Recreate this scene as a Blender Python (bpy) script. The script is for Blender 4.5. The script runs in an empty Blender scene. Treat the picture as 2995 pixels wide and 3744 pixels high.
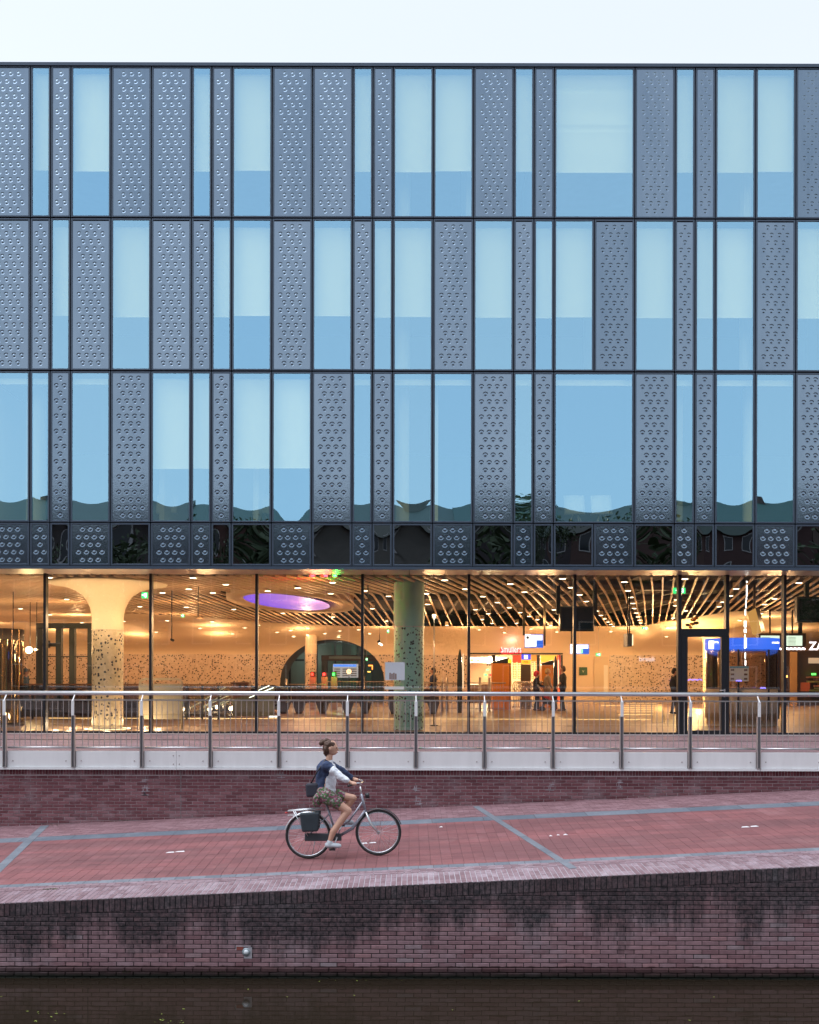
import bpy, bmesh, math, random
from mathutils import Vector, Matrix
from mathutils import noise as mnoise
R = random.Random(7)
S = bpy.context.scene
COL = S.collection
# ------------------------------------------------------------------ camera, sky, sun, exposure
CU, VH, F, CZ = 1497.5, 2472.0, 3400.0, 1.36          # picture centre, horizon row, focal length (pixels), eye height (m)
cam_d = bpy.data.cameras.new('camera')
cam = bpy.data.objects.new('camera', cam_d); COL.objects.link(cam)
cam.location = (0, 0, CZ)
cam.rotation_euler = (math.radians(90), math.radians(-0.13), 0)
cam_d.sensor_fit = 'VERTICAL'; cam_d.sensor_height = 36.0
cam_d.lens = 36.0 * F / 3744.0
cam_d.shift_y = (VH - 1872.0) / 3744.0
cam_d.clip_start = 0.1; cam_d.clip_end = 6000
S.camera = cam
S.view_settings.view_transform = 'Standard'; S.view_settings.look = 'None'
S.view_settings.gamma = 1.0; S.view_settings.use_curve_mapping = False
S.view_settings.exposure = 3.0
SUN_EL, SUN_AZ = math.radians(68.0), math.radians(272.0)   # soft light through thin cloud from the left, slightly behind the camera
W = bpy.data.worlds.new('World'); S.world = W; W.use_nodes = True
wn = W.node_tree.nodes; wl = W.node_tree.links
bg = wn['Background']
sky = wn.new('ShaderNodeTexSky'); sky.sky_type = 'NISHITA'; sky.sun_disc = False
sky.sun_elevation = SUN_EL; sky.sun_rotation = SUN_AZ
sky.air_density = 1.0; sky.dust_density = 2.5; sky.ozone_density = 2.0; sky.altitude = 0
veil = wn.new('ShaderNodeMix'); veil.data_type = 'RGBA'; veil.inputs[0].default_value = 0.95     # thin high cloud evens the sky out
tcs = wn.new('ShaderNodeTexCoord'); sxyz = wn.new('ShaderNodeSeparateXYZ'); wl.new(tcs.outputs['Generated'], sxyz.inputs[0])
grd = wn.new('ShaderNodeValToRGB'); e_ = grd.color_ramp.elements; e_.new(0.5)      # paler towards the horizon, bluer overhead, alike all round
for i_, (p_, c_) in enumerate(((0.0, (1.12, 1.13, 1.10)), (0.55, (0.865, 0.925, 0.985)), (1.0, (0.78, 0.88, 1.0)))): e_[i_].position = p_; e_[i_].color = (*c_, 1)
wl.new(sxyz.outputs[2], grd.inputs[0]); wl.new(grd.outputs[0], veil.inputs[7])
wl.new(sky.outputs[0], veil.inputs[6]); wl.new(veil.outputs[2], bg.inputs[0]); bg.inputs[1].default_value = 0.12
sl = bpy.data.lights.new('sun', 'SUN'); sl.energy = 0.50; sl.angle = math.radians(70); sl.color = (0.94, 0.96, 1.0)
so = bpy.data.objects.new('sun', sl); COL.objects.link(so)
so.rotation_euler = (math.radians(90) - SUN_EL, 0, math.radians(180) - SUN_AZ)
S.render.engine = 'CYCLES'
try:
    S.cycles.max_bounces = 8; S.cycles.diffuse_bounces = 3; S.cycles.glossy_bounces = 4
    S.cycles.transparent_max_bounces = 12; S.cycles.transmission_bounces = 4
    S.cycles.caustics_reflective = False; S.cycles.caustics_refractive = False
    S.cycles.sample_clamp_indirect = 4.0
    S.cycles.use_denoising = True
except Exception:
    pass

# ------------------------------------------------------------------ helpers
ORG = {}
def px(u, v, y):            # photograph pixel at distance y -> x, z
    return ((u - CU) * y / F, CZ + (VH - v) * y / F)
def X(u, y): return (u - CU) * y / F
def Z(v, y): return CZ + (VH - v) * y / F
def fl(u, v):               # pixel on the hall floor (z = 0) -> x, y
    y = F * CZ / (v - VH); return ((u - CU) * y / F, y)

def org(o): return ORG.get(o.name, Vector((0, 0, 0))) if o else Vector((0, 0, 0))
def thing(name, label, cat, loc=(0, 0, 0), group=None, kind=None):
    o = bpy.data.objects.new(name, None); COL.objects.link(o); o.location = loc
    o.empty_display_size = 0.1
    ORG[o.name] = Vector(loc); tag(o, label, cat, group, kind); return o
def tag(o, label=None, cat=None, group=None, kind=None):
    if label: o['label'] = label
    if cat: o['category'] = cat
    if group: o['group'] = group
    if kind: o['kind'] = kind
    return o
def link(name, data, parent=None, world=(0, 0, 0), rot=None):
    o = bpy.data.objects.new(name, data); COL.objects.link(o)
    o.location = Vector(world) - org(parent)
    if rot: o.rotation_euler = rot
    if parent: o.parent = parent
    ORG[o.name] = Vector(world); return o

class M:
    def __init__(s): s.v = []; s.f = []; s.sm = []; s.mi = []
    def add(s, vs, fs, smooth=False, mi=0):
        n = len(s.v); s.v.extend([tuple(p) for p in vs])
        for f in fs: s.f.append(tuple(i + n for i in f)); s.sm.append(smooth); s.mi.append(mi)
        return s
    def box(s, x0, x1, y0, y1, z0, z1, mi=0):
        vs = [(x0,y0,z0),(x1,y0,z0),(x1,y1,z0),(x0,y1,z0),(x0,y0,z1),(x1,y0,z1),(x1,y1,z1),(x0,y1,z1)]
        return s.add(vs, [(0,3,2,1),(4,5,6,7),(0,1,5,4),(1,2,6,5),(2,3,7,6),(3,0,4,7)], mi=mi)
    def bbox(s, x0, x1, y0, y1, z0, z1, b=0.003, mi=0):    # box with bevelled front edges
        vs = [(x0+b,y0,z0+b),(x1-b,y0,z0+b),(x1-b,y0,z1-b),(x0+b,y0,z1-b),(x0,y0+b,z0),(x1,y0+b,z0),(x1,y0+b,z1),(x0,y0+b,z1),
              (x0,y1,z0),(x1,y1,z0),(x1,y1,z1),(x0,y1,z1)]
        return s.add(vs, [(0,1,2,3),(0,4,5,1),(1,5,6,2),(2,6,7,3),(3,7,4,0),(4,8,9,5),(5,9,10,6),(6,10,11,7),(7,11,8,4)], mi=mi)
    def hull8(s, p, mi=0):
        return s.add(p, [(0,3,2,1),(4,5,6,7),(0,1,5,4),(1,2,6,5),(2,3,7,6),(3,0,4,7)], mi=mi)
    def tube(s, pts, r, n=8, caps=True, mi=0):
        pts = [Vector(p) for p in pts]; k = len(pts)
        rs = r if isinstance(r, (list, tuple)) else [r] * k
        vs = []; prev = None
        for i, p in enumerate(pts):
            d = (pts[min(i+1, k-1)] - pts[max(i-1, 0)]).normalized()
            if prev is None:
                a = Vector((0,0,1)) if abs(d.z) < 0.9 else Vector((1,0,0))
                a = (a - d * a.dot(d)).normalized()
            else:
                a = (prev - d * prev.dot(d)).normalized()
            prev = a; b = d.cross(a)
            for j in range(n):
                t = 2 * math.pi * j / n
                vs.append(p + (a * math.cos(t) + b * math.sin(t)) * rs[i])
        fs = [(i*n+j, i*n+(j+1)%n, (i+1)*n+(j+1)%n, (i+1)*n+j) for i in range(k-1) for j in range(n)]
        s.add(vs, fs, True, mi)
        if caps:
            m = len(s.v) - len(vs)
            s.f.append(tuple(m + j for j in range(n-1, -1, -1))); s.sm.append(False); s.mi.append(mi)
            s.f.append(tuple(m + (k-1)*n + j for j in range(n))); s.sm.append(False); s.mi.append(mi)
        return s
    def lathe(s, prof, c, n=24, smooth=True, mi=0):     # profile of (r, z) round a vertical axis
        vs = []
        for r, z in prof:
            for j in range(n):
                t = 2 * math.pi * j / n; vs.append((c[0] + r*math.cos(t), c[1] + r*math.sin(t), c[2] + z))
        fs = [(i*n+j, i*n+(j+1)%n, (i+1)*n+(j+1)%n, (i+1)*n+j) for i in range(len(prof)-1) for j in range(n)]
        return s.add(vs, fs, smooth, mi)
    def disc(s, c, r, axis='z', n=16, mi=0, ry=None, flip=False):
        ry = ry or r; vs = []
        for j in range(n):
            t = 2*math.pi*j/n
            if axis == 'z': vs.append((c[0]+r*math.cos(t), c[1]+ry*math.sin(t), c[2]))
            else: vs.append((c[0]+r*math.cos(t), c[1], c[2]+ry*math.sin(t)))
        f = tuple(range(n)); 
        if flip: f = f[::-1]
        return s.add(vs, [f], False, mi)
    def build(s, name, mats, parent=None, origin=None, smooth=False):
        o3 = Vector(origin) if origin is not None else org(parent)
        me = bpy.data.meshes.new(name)
        me.from_pydata([(a[0]-o3[0], a[1]-o3[1], a[2]-o3[2]) for a in s.v], [], s.f)
        if not isinstance(mats, (list, tuple)): mats = [mats]
        for m in mats: me.materials.append(m)
        me.polygons.foreach_set('use_smooth', [bool(x) or smooth for x in s.sm])
        if any(s.mi): me.polygons.foreach_set('material_index', s.mi)
        me.update()
        o = bpy.data.objects.new(name, me); COL.objects.link(o)
        o.location = o3 - org(parent)
        if parent: o.parent = parent
        ORG[o.name] = Vector(o3); return o
    def mesh(s, name, mats):
        o = s.build(name, mats, None, (0, 0, 0)); me = o.data
        bpy.data.objects.remove(o); return me

# ------------------------------------------------------------------ materials
def newmat(name):
    m = bpy.data.materials.new(name); m.use_nodes = True
    return m, m.node_tree.nodes, m.node_tree.links, m.node_tree.nodes['Principled BSDF']
def noise_node(n, l, scale=(1,1,1), sc=5.0, det=4, rough=0.55):
    g = n.new('ShaderNodeNewGeometry'); mp = n.new('ShaderNodeMapping'); mp.inputs['Scale'].default_value = scale
    t = n.new('ShaderNodeTexNoise'); t.inputs['Scale'].default_value = sc; t.inputs['Detail'].default_value = det
    t.inputs['Roughness'].default_value = rough
    l.new(g.outputs['Position'], mp.inputs['Vector']); l.new(mp.outputs[0], t.inputs['Vector']); return t
def ramp(n, l, src, stops, interp='LINEAR'):
    r = n.new('ShaderNodeValToRGB'); r.color_ramp.interpolation = interp
    e = r.color_ramp.elements
    while len(e) < len(stops): e.new(0.5)
    for i, (p, c) in enumerate(stops):
        e[i].position = p; e[i].color = (c[0], c[1], c[2], 1) if isinstance(c, (tuple, list)) else (c, c, c, 1)
    l.new(src, r.inputs[0]); return r
def mixc(n, l, fac, a, b, mode='MIX'):
    m = n.new('ShaderNodeMix'); m.data_type = 'RGBA'; m.blend_type = mode
    for s_, v in ((0, fac), (6, a), (7, b)):
        if isinstance(v, (float, int)): m.inputs[s_].default_value = v
        elif isinstance(v, (tuple, list)): m.inputs[s_].default_value = (v[0], v[1], v[2], 1)
        else: l.new(v, m.inputs[s_])
    return m.outputs[2]
def bump(n, l, p, src, strength=0.3, dist=0.01):
    b = n.new('ShaderNodeBump'); b.inputs['Strength'].default_value = strength; b.inputs['Distance'].default_value = dist
    l.new(src, b.inputs['Height']); l.new(b.outputs[0], p.inputs['Normal']); return b
def mat(name, col, rough=0.6, metal=0.0, var=0.0, nscale=6.0, nb=0.0, ns=(1,1,1), spec=None, bd=0.004):
    m, n, l, p = newmat(name)
    p.inputs['Base Color'].default_value = (*col, 1); p.inputs['Roughness'].default_value = rough; p.inputs['Metallic'].default_value = metal
    if spec is not None: p.inputs['Specular IOR Level'].default_value = spec
    if var or nb:
        t = noise_node(n, l, ns, nscale)
        if var:
            c = mixc(n, l, t.outputs[0], tuple(x*(1-var) for x in col), tuple(min(1, x*(1+var)) for x in col))
            l.new(c, p.inputs['Base Color'])
        if nb: bump(n, l, p, t.outputs[0], nb, bd)
    return m
def emit(name, col, strength):
    m, n, l, p = newmat(name)
    p.inputs['Base Color'].default_value = (*[min(1, c) * 0.5 for c in col], 1)
    p.inputs['Emission Color'].default_value = (*col, 1); p.inputs['Emission Strength'].default_value = strength * 0.14
    return m
def rnd_piece(n, l):        # one random number per piece, whether it is an object or an island of a mass
    g = n.new('ShaderNodeNewGeometry'); oi = n.new('ShaderNodeObjectInfo')
    a = n.new('ShaderNodeMath'); a.operation = 'ADD'; l.new(g.outputs['Random Per Island'], a.inputs[0]); l.new(oi.outputs['Random'], a.inputs[1])
    f = n.new('ShaderNodeMath'); f.operation = 'FRACT'; l.new(a.outputs[0], f.inputs[0]); return f.outputs[0]
def piece_mat(name, stops, rough=0.85, mott=0.25, mscale=9, white=0.0, whitecol=(0.5,0.47,0.5), wsc=1.6, wst=(1,1,1), dirt=None, bumpk=0.35, spec=0.3, wet=None):
    m, n, l, p = newmat(name)
    c = ramp(n, l, rnd_piece(n, l), stops).outputs[0]
    t = noise_node(n, l, (1,1,1), mscale, 5, 0.65)
    c = mixc(n, l, mott, c, ramp(n, l, t.outputs[0], [(0.25, 0.25), (0.75, 1.0)]).outputs[0], 'MULTIPLY')
    if white:
        w = noise_node(n, l, wst, wsc, 6, 0.7)
        w2 = ramp(n, l, w.outputs[0], [(0.50, 0.0), (0.72, white)])
        c = mixc(n, l, w2.outputs[0], c, whitecol)
    if dirt: c = dirt(n, l, c)
    l.new(c, p.inputs['Base Color']); p.inputs['Roughness'].default_value = rough; p.inputs['Specular IOR Level'].default_value = spec
    f = noise_node(n, l, (1,1,1), 60, 3)
    bump(n, l, p, f.outputs[0], bumpk, 0.004)
    return m
def coated(name, refl, trans):
    m, n, l, p = newmat(name); n.remove(p)
    tr = n.new('ShaderNodeBsdfTransparent'); gl = n.new('ShaderNodeBsdfGlossy'); gl.inputs['Roughness'].default_value = 0.0; oi = n.new('ShaderNodeObjectInfo')
    l.new(mixc(n, l, oi.outputs['Random'], tuple(c*.88 for c in trans), tuple(c*1.08 for c in trans)), tr.inputs[0]); l.new(mixc(n, l, oi.outputs['Random'], (refl[0]*1.10, refl[1]*1.04, refl[2]*1.0), (refl[0]*.94, refl[1]*.97, refl[2]*1.0)), gl.inputs[0])
    ad = n.new('ShaderNodeAddShader'); l.new(tr.outputs[0], ad.inputs[0]); l.new(gl.outputs[0], ad.inputs[1]); l.new(ad.outputs[0], n['Material Output'].inputs[0]); return m
def glass(name, fac, tint_t=(1,1,1), tint_g=(1,1,1), rough=0.0, ior=1.5, wav=0.0):
    m, n, l, p = newmat(name); n.remove(p); out = n['Material Output']
    tr = n.new('ShaderNodeBsdfTransparent'); tr.inputs[0].default_value = (*tint_t, 1)
    gl = n.new('ShaderNodeBsdfGlossy'); gl.inputs['Color'].default_value = (*tint_g, 1); gl.inputs['Roughness'].default_value = rough
    fr = n.new('ShaderNodeFresnel'); fr.inputs['IOR'].default_value = ior
    a = n.new('ShaderNodeMath'); a.operation = 'ADD'; a.use_clamp = True; a.inputs[1].default_value = fac
    l.new(fr.outputs[0], a.inputs[0])
    mx = n.new('ShaderNodeMixShader'); l.new(a.outputs[0], mx.inputs[0]); l.new(tr.outputs[0], mx.inputs[1]); l.new(gl.outputs[0], mx.inputs[2])
    l.new(mx.outputs[0], out.inputs[0])
    if wav:
        t = noise_node(n, l, (1, 1, 0.35), 0.9, 2); b = n.new('ShaderNodeBump'); b.inputs['Strength'].default_value = wav; b.inputs['Distance'].default_value = 0.01
        l.new(t.outputs[0], b.inputs['Height']); l.new(b.outputs[0], gl.inputs['Normal'])
    return m

STEEL = mat('brushed_steel', (0.62, 0.62, 0.64), 0.32, 0.9, 0.12, 8)
STEELD = mat('weathered_steel', (0.40, 0.37, 0.37), 0.45, 0.35, 0.25, 14)
PLATE = mat('pale_coated_plate', (0.80, 0.81, 0.83), 0.38, 0.05, 0.11, 2.6, ns=(3, 1, .45))
ALU = mat('dark_anodised_aluminium', (0.06, 0.085, 0.125), 0.32, 0.3, 0.1, 10)
BLACK = mat('black_seal', (0.006, 0.007, 0.01), 0.6)
DARKF = mat('black_painted_frame', (0.008, 0.010, 0.016), 0.4)
def text(body, mt, size, world, parent, name='lettering', rot=(math.pi/2, 0, 0), ext=0.004, sx=1.0, align='CENTER', bold=0.0):
    c = bpy.data.curves.new(name, 'FONT'); c.body = body; c.size = size; c.extrude = ext; c.align_x = align; c.align_y = 'CENTER'
    c.offset = bold; c.resolution_u = 2
    c.materials.append(mt); tmp = bpy.data.objects.new(name, c); COL.objects.link(tmp)
    me = bpy.data.meshes.new_from_object(tmp); bpy.data.objects.remove(tmp)
    if not me.materials: me.materials.append(mt)
    o = link(name, me, parent, world, rot); o.scale = (sx, 1, 1); return o
# ------------------------------------------------------------------ levels
YQ, YW, YF, YG = 12.2, 17.62, 20.9, 21.9      # canal wall face, retaining wall face, upper facade, shop-front glass
WATER = -2.60
SX, SY = 0.0478, 0.04446
def zp(x, y): return -1.378 + SX * max(-16, min(16, x)) + SY * (y - YQ)
def on_path(u, v):
    dx = (u - CU) / F; dz = -(v - VH) / F
    t = 3.2804 / (-dz + SX * dx + SY); return (t * dx, t)
PATH_ROT = (math.atan(SY), -math.atan(SX), 0)

def dirt_canal(n, l, c):
    g = n.new('ShaderNodeNewGeometry'); s = n.new('ShaderNodeSeparateXYZ'); l.new(g.outputs['Position'], s.inputs[0])
    # height below the sloping edge of the wall
    a = n.new('ShaderNodeMath'); a.operation = 'MULTIPLY'; a.inputs[1].default_value = SX; l.new(s.outputs[0], a.inputs[0])
    b = n.new('ShaderNodeMath'); b.operation = 'ADD'; b.inputs[1].default_value = -1.378; l.new(a.outputs[0], b.inputs[0])
    d = n.new('ShaderNodeMath'); d.operation = 'SUBTRACT'; l.new(b.outputs[0], d.inputs[0]); l.new(s.outputs[2], d.inputs[1])   # depth below edge
    t = noise_node(n, l, (1.0, 1.0, 0.30), 1.05, 9, 0.72)
    ts = noise_node(n, l, (5.0, 1.0, 0.10), 1.6, 5, 0.6); tm_ = n.new('ShaderNodeMath'); tm_.operation = 'MULTIPLY_ADD'; tm_.inputs[1].default_value = 0.30; l.new(ts.outputs[0], tm_.inputs[0]); l.new(t.outputs[0], tm_.inputs[2])
    k = n.new('ShaderNodeMath'); k.operation = 'MULTIPLY_ADD'; k.inputs[1].default_value = -0.40; k.inputs[2].default_value = 0.165
    l.new(d.outputs[0], k.inputs[0])
    q = n.new('ShaderNodeMath'); q.operation = 'ADD'; l.new(tm_.outputs[0], q.inputs[0]); l.new(k.outputs[0], q.inputs[1])
    st = ramp(n, l, q.outputs[0], [(0.475, 0.0), (0.62, 0.92)])
    f = noise_node(n, l, (1, 1, 1), 22, 5, 0.7)
    f2 = ramp(n, l, f.outputs[0], [(0.35, 0.62), (0.6, 1.0)])
    m = n.new('ShaderNodeMath'); m.operation = 'MULTIPLY'; l.new(st.outputs[0], m.inputs[0]); l.new(f2.outputs[0], m.inputs[1])
    c = mixc(n, l, m.outputs[0], c, (0.022, 0.024, 0.028))
    # wet, algae-dark band just above the water
    w = n.new('ShaderNodeMath'); w.operation = 'ADD'; wv = noise_node(n, l, (1, 1, 1), 7, 3); 
    wm = n.new('ShaderNodeMath'); wm.operation = 'MULTIPLY'; wm.inputs[1].default_value = 0.05; l.new(wv.outputs[0], wm.inputs[0])
    l.new(s.outputs[2], w.inputs[0]); l.new(wm.outputs[0], w.inputs[1])
    wr = n.new('ShaderNodeMapRange'); wr.inputs[1].default_value = -2.418; wr.inputs[2].default_value = -2.430; l.new(w.outputs[0], wr.inputs[0])
    wr2 = n.new('ShaderNodeMapRange'); wr2.inputs[1].default_value = -2.47; wr2.inputs[2].default_value = -2.545; l.new(w.outputs[0], wr2.inputs[0])
    c = mixc(n, l, wr.outputs[0], c, mixc(n, l, 0.80, c, (0.022, 0.006, 0.006)))
    return mixc(n, l, wr2.outputs[0], c, (0.006, 0.008, 0.005))

def dirt_path(n, l, c):
    t = noise_node(n, l, (0.22, 1.6, 1), 1.5, 6, 0.65); c = mixc(n, l, ramp(n, l, t.outputs[0], [(0.42, 0.55), (0.62, 0.0)]).outputs[0], c, (0.10, 0.055, 0.062))
    t2 = noise_node(n, l, (1, 1, 1), 0.9, 6, 0.7); return mixc(n, l, ramp(n, l, t2.outputs[0], [(0.55, 0.0), (0.75, 0.35)]).outputs[0], c, (0.36, 0.20, 0.20))
BR_CANAL = piece_mat('canal_brick', [(0.0, (0.26, 0.135, 0.155)), (0.3, (0.33, 0.195, 0.22)), (0.75, (0.37, 0.23, 0.26)), (0.95, (0.40, 0.22, 0.24)), (1.0, (0.36, 0.28, 0.31))],
                     mott=0.45, mscale=14, white=0.55, whitecol=(0.36, 0.32, 0.36), wsc=1.3, wst=(0.7, 1, 1), dirt=dirt_canal)
BR_UPPER = piece_mat('retaining_brick', [(0.0, (0.16, 0.058, 0.07)), (0.4, (0.20, 0.073, 0.087)), (0.75, (0.24, 0.10, 0.115)), (1.0, (0.30, 0.15, 0.17))],
                     mott=0.4, mscale=12, white=0.5, whitecol=(0.36, 0.30, 0.33), wsc=1.7)
BR_COPING = piece_mat('coping_brick', [(0.0, (0.20, 0.125, 0.145)), (0.5, (0.25, 0.165, 0.19)), (1.0, (0.30, 0.22, 0.255))], mott=0.35, white=0.4, whitecol=(0.5, 0.45, 0.5), wsc=2.0, mscale=16)
PAVER = piece_mat('red_paver', [(0.0, (0.23, 0.088, 0.095)), (0.2, (0.275, 0.107, 0.113)), (0.85, (0.29, 0.113, 0.12)), (1.0, (0.31, 0.13, 0.14))], mott=0.35, mscale=30, white=0.12, whitecol=(0.3, 0.2, 0.22), wsc=0.8, dirt=dirt_path)
WALKBR = piece_mat('walkway_brick', [(0.0, (0.20, 0.105, 0.12)), (0.5, (0.26, 0.143, 0.162)), (1.0, (0.30, 0.175, 0.20))], mott=0.4, mscale=18, white=0.2, wsc=1.2, whitecol=(0.33, 0.25, 0.27))
GREYST = piece_mat('grey_stone', [(0.0, (0.12, 0.145, 0.185)), (1.0, (0.18, 0.205, 0.25))], mott=0.4, mscale=25, white=0.15)
GREYLT = piece_mat('light_grey_stone', [(0.0, (0.14, 0.16, 0.195)), (1.0, (0.20, 0.22, 0.26))], mott=0.35, mscale=25, white=0.15)
def mortar(name, col, dirt=None):
    m, n, l, p = newmat(name); t = noise_node(n, l, (1,1,1), 12)
    c = mixc(n, l, t.outputs[0], tuple(x*0.6 for x in col), tuple(x*1.25 for x in col))
    if dirt: c = dirt(n, l, c)
    l.new(c, p.inputs['Base Color']); p.inputs['Roughness'].default_value = 0.95; bump(n, l, p, t.outputs[0], 0.4); return m
MORT_D = mortar('dark_mortar', (0.03, 0.03, 0.034), dirt_canal)
MORT_L = mortar('light_mortar', (0.50, 0.44, 0.46)); MORT_P = mortar('pale_joint', (0.37, 0.34, 0.38)); SAND = mortar('dark_joint', (0.09, 0.042, 0.046))
EARTH = mat('earth', (0.06, 0.055, 0.045), 0.95, 0, 0.3, 0.4)

# ------------------------------------------------------------------ ground and water
g = M(); g.box(-2500, 2500, -2500, 2500, -3.6, -3.5); tag(g.build('ground', EARTH), kind='structure')
WM, n, l, p = newmat('canal_water')
p.inputs['Base Color'].default_value = (0.018, 0.013, 0.009, 1); p.inputs['Roughness'].default_value = 0.03; p.inputs['IOR'].default_value = 1.33
t = noise_node(n, l, (0.5, 1.0, 1), 1.6, 3); bump(n, l, p, t.outputs[0], 0.12, 0.02)
w = M(); w.add([(-400, 0.5, WATER), (400, 0.5, WATER), (400, YQ + 0.02, WATER), (-400, YQ + 0.02, WATER)], [(0, 1, 2, 3)])
tag(w.build('water', WM), kind='structure')

# earth bodies under the path and the terrace
def strip(m, y0, y1, dz0=0.0, dz1=0.0, x0=-60.0, x1=60.0, thick=0.25):
    xs = [x0, -16, 16, x1] if x0 < -16 and x1 > 16 else [x0, x1]
    for a, b in zip(xs, xs[1:]):
        m.hull8([(a, y0, zp(a, y0)+dz0-thick), (b, y0, zp(b, y0)+dz0-thick), (b, y1, zp(b, y1)+dz1-thick), (a, y1, zp(a, y1)+dz1-thick),
                 (a, y0, zp(a, y0)+dz0), (b, y0, zp(b, y0)+dz0), (b, y1, zp(b, y1)+dz1), (a, y1, zp(a, y1)+dz1)])
    return m
def piece(m, x0, x1, y0, y1, h=0.0, drop=0.03):
    m.hull8([(x0,y0,zp(x0,y0)-drop),(x1,y0,zp(x1,y0)-drop),(x1,y1,zp(x1,y1)-drop),(x0,y1,zp(x0,y1)-drop),
             (x0,y0,zp(x0,y0)+h),(x1,y0,zp(x1,y0)+h),(x1,y1,zp(x1,y1)+h),(x0,y1,zp(x0,y1)+h)])
def unit(lx, ly, h=0.03, b=0.002):
    m = M(); m.add([(-lx/2+b,-ly/2+b,0),(lx/2-b,-ly/2+b,0),(lx/2-b,ly/2-b,0),(-lx/2+b,ly/2-b,0),(-lx/2,-ly/2,-b),(lx/2,-ly/2,-b),(lx/2,ly/2,-b),(-lx/2,ly/2,-b),
                    (-lx/2,-ly/2,-h),(lx/2,-ly/2,-h),(lx/2,ly/2,-h),(-lx/2,ly/2,-h)],
                   [(0,1,2,3),(0,4,5,1),(1,5,6,2),(2,6,7,3),(3,7,4,0),(4,8,9,5),(5,9,10,6),(6,10,11,7),(7,11,8,4)])
    return m
def lay(parent, name, massname, mt, cells, lx, ly, limit=300, jit=0.0012):
    """cells: (cx, cy) of pieces lying on the sloping path; nearest ones become objects, the others one mass"""
    cells = sorted(cells, key=lambda c: c[0]**2 + (c[1] - YQ + 6)**2)
    me = unit(lx, ly).mesh(name, mt); mass = M()
    for i, (cx, cy) in enumerate(cells):
        dz = R.uniform(-jit, jit)
        if i < limit:
            link(name, me, parent, (cx, cy, zp(cx, cy) + dz), (math.atan(SY) + R.uniform(-.002, .002), -math.atan(SX) + R.uniform(-.003, .003), R.uniform(-.004, .004)))
        else:
            piece(mass, cx-lx/2, cx+lx/2, cy-ly/2, cy+ly/2, dz)
    if mass.v: tag(mass.build(massname, mt, parent), kind='stuff')

XR = 9.5
cyc = tag(strip(M(), 13.18, 16.11, -0.004, -0.004).build('cycle_path', SAND), kind='structure')
cells = [(-XR + 0.157*i, 13.18 + 0.16 + 0.325*j + (0.0 if i % 2 else 0.0)) for i in range(int(2*XR/0.157)) for j in range(9)]
lay(cyc, 'paver', 'paver_field', PAVER, cells, 0.153, 0.322)
walk = tag(strip(M(), 16.47, YW + 0.1, -0.006, -0.006).build('walkway', SAND), kind='structure')
wk = M()
for j in range(16):
    off = 0.105 * (j % 2)
    for i in range(int(2*XR/0.21)):
        x = -XR + off + i*0.21; piece(wk, x, x+0.204, 16.475+j*0.0705, 16.475+j*0.0705+0.066, R.uniform(-.0015, .0015))
tag(wk.build('brick_paving', WALKBR, walk), kind='stuff')
b1 = tag(strip(M(), 16.11, 16.47, -0.004, -0.004).build('dividing_band', SAND), kind='structure')
lay(b1, 'stone', 'stone_row', GREYST, [(-XR + 0.9*i + 0.45, 16.29) for i in range(int(2*XR/0.9))], 0.895, 0.352)
b2 = tag(strip(M(), 13.02, 13.18, -0.004, -0.004).build('edge_band', SAND), kind='structure')
lay(b2, 'stone', 'stone_row', GREYLT, [(-XR + 0.214*i + 0.107, 13.10) for i in range(int(2*XR/0.214))], 0.210, 0.155)
b3 = tag(strip(M(), 12.80, 13.02, -0.010, -0.006).build('edge_paving', MORT_P), kind='structure')
lay(b3, 'brick', 'brick_row', BR_COPING, [(-XR + 0.212*i + 0.1*(j % 2), 12.838 + 0.0535*j) for i in range(int(2*XR/0.212)) for j in range(4)], 0.202, 0.047)
cop = tag(strip(M(), YQ + 0.012, 12.80, -0.005, -0.005, thick=0.05).build('quay_coping', MORT_P), kind='structure')
lay(cop, 'brick', 'brick_row', BR_COPING, [(-XR + 0.0715*i, YQ + 0.108 + 0.197*j) for i in range(int(2*XR/0.0715)) for j in range(3)], 0.0605, 0.190)
# far ends of the path, beyond the picture
# slanting grey bands that cross the path
def cross_band(p0, p1, wdt, mt, par):
    a = Vector(on_path(*p0)); b = Vector(on_path(*p1)); d = (b - a); L = d.length; d.normalize(); nrm = Vector((-d.y, d.x)) * wdt / 2
    k = max(1, int(L / 0.30)); me_parts = []
    for i in range(k):
        q = [a + d*(L*i/k + 0.002) - nrm, a + d*(L*(i+1)/k - 0.002) - nrm, a + d*(L*(i+1)/k - 0.002) + nrm, a + d*(L*i/k + 0.002) + nrm]
        if (q[1]-q[0]).cross(q[3]-q[0]) < 0: q = q[::-1]
        m = M(); m.hull8([(c.x, c.y, zp(c.x, c.y) - 0.01) for c in q] + [(c.x, c.y, zp(c.x, c.y) + 0.0045) for c in q])
        c0 = sum((Vector((c.x, c.y)) for c in q), Vector((0, 0))) / 4
        m.build('stone', mt, par, (c0.x, c0.y, zp(c0.x, c0.y)))
cb = thing('paving_band', 'light grey stone strip slanting across the red path beside the cyclist', 'paving band', (on_path(1920, 3060)[0], on_path(1920, 3060)[1], zp(*on_path(1920, 3060))))
cb['kind'] = 'structure'; del cb['category']
cross_band((1741, 2948), (2098, 3174), 0.115, GREYLT, cb)
cb = thing('paving_band', 'light grey stone strip slanting across the red path at its left end', 'paving band', (on_path(81, 3098)[0], on_path(81, 3098)[1], zp(*on_path(81, 3098))))
cb['kind'] = 'structure'; del cb['category']
cross_band((166, 3022), (-60, 3236), 0.15, GREYLT, cb)
WHITE_P = mat('worn_white_paint', (0.74, 0.75, 0.78), 0.7, 0, 0.15, 30)
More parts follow.
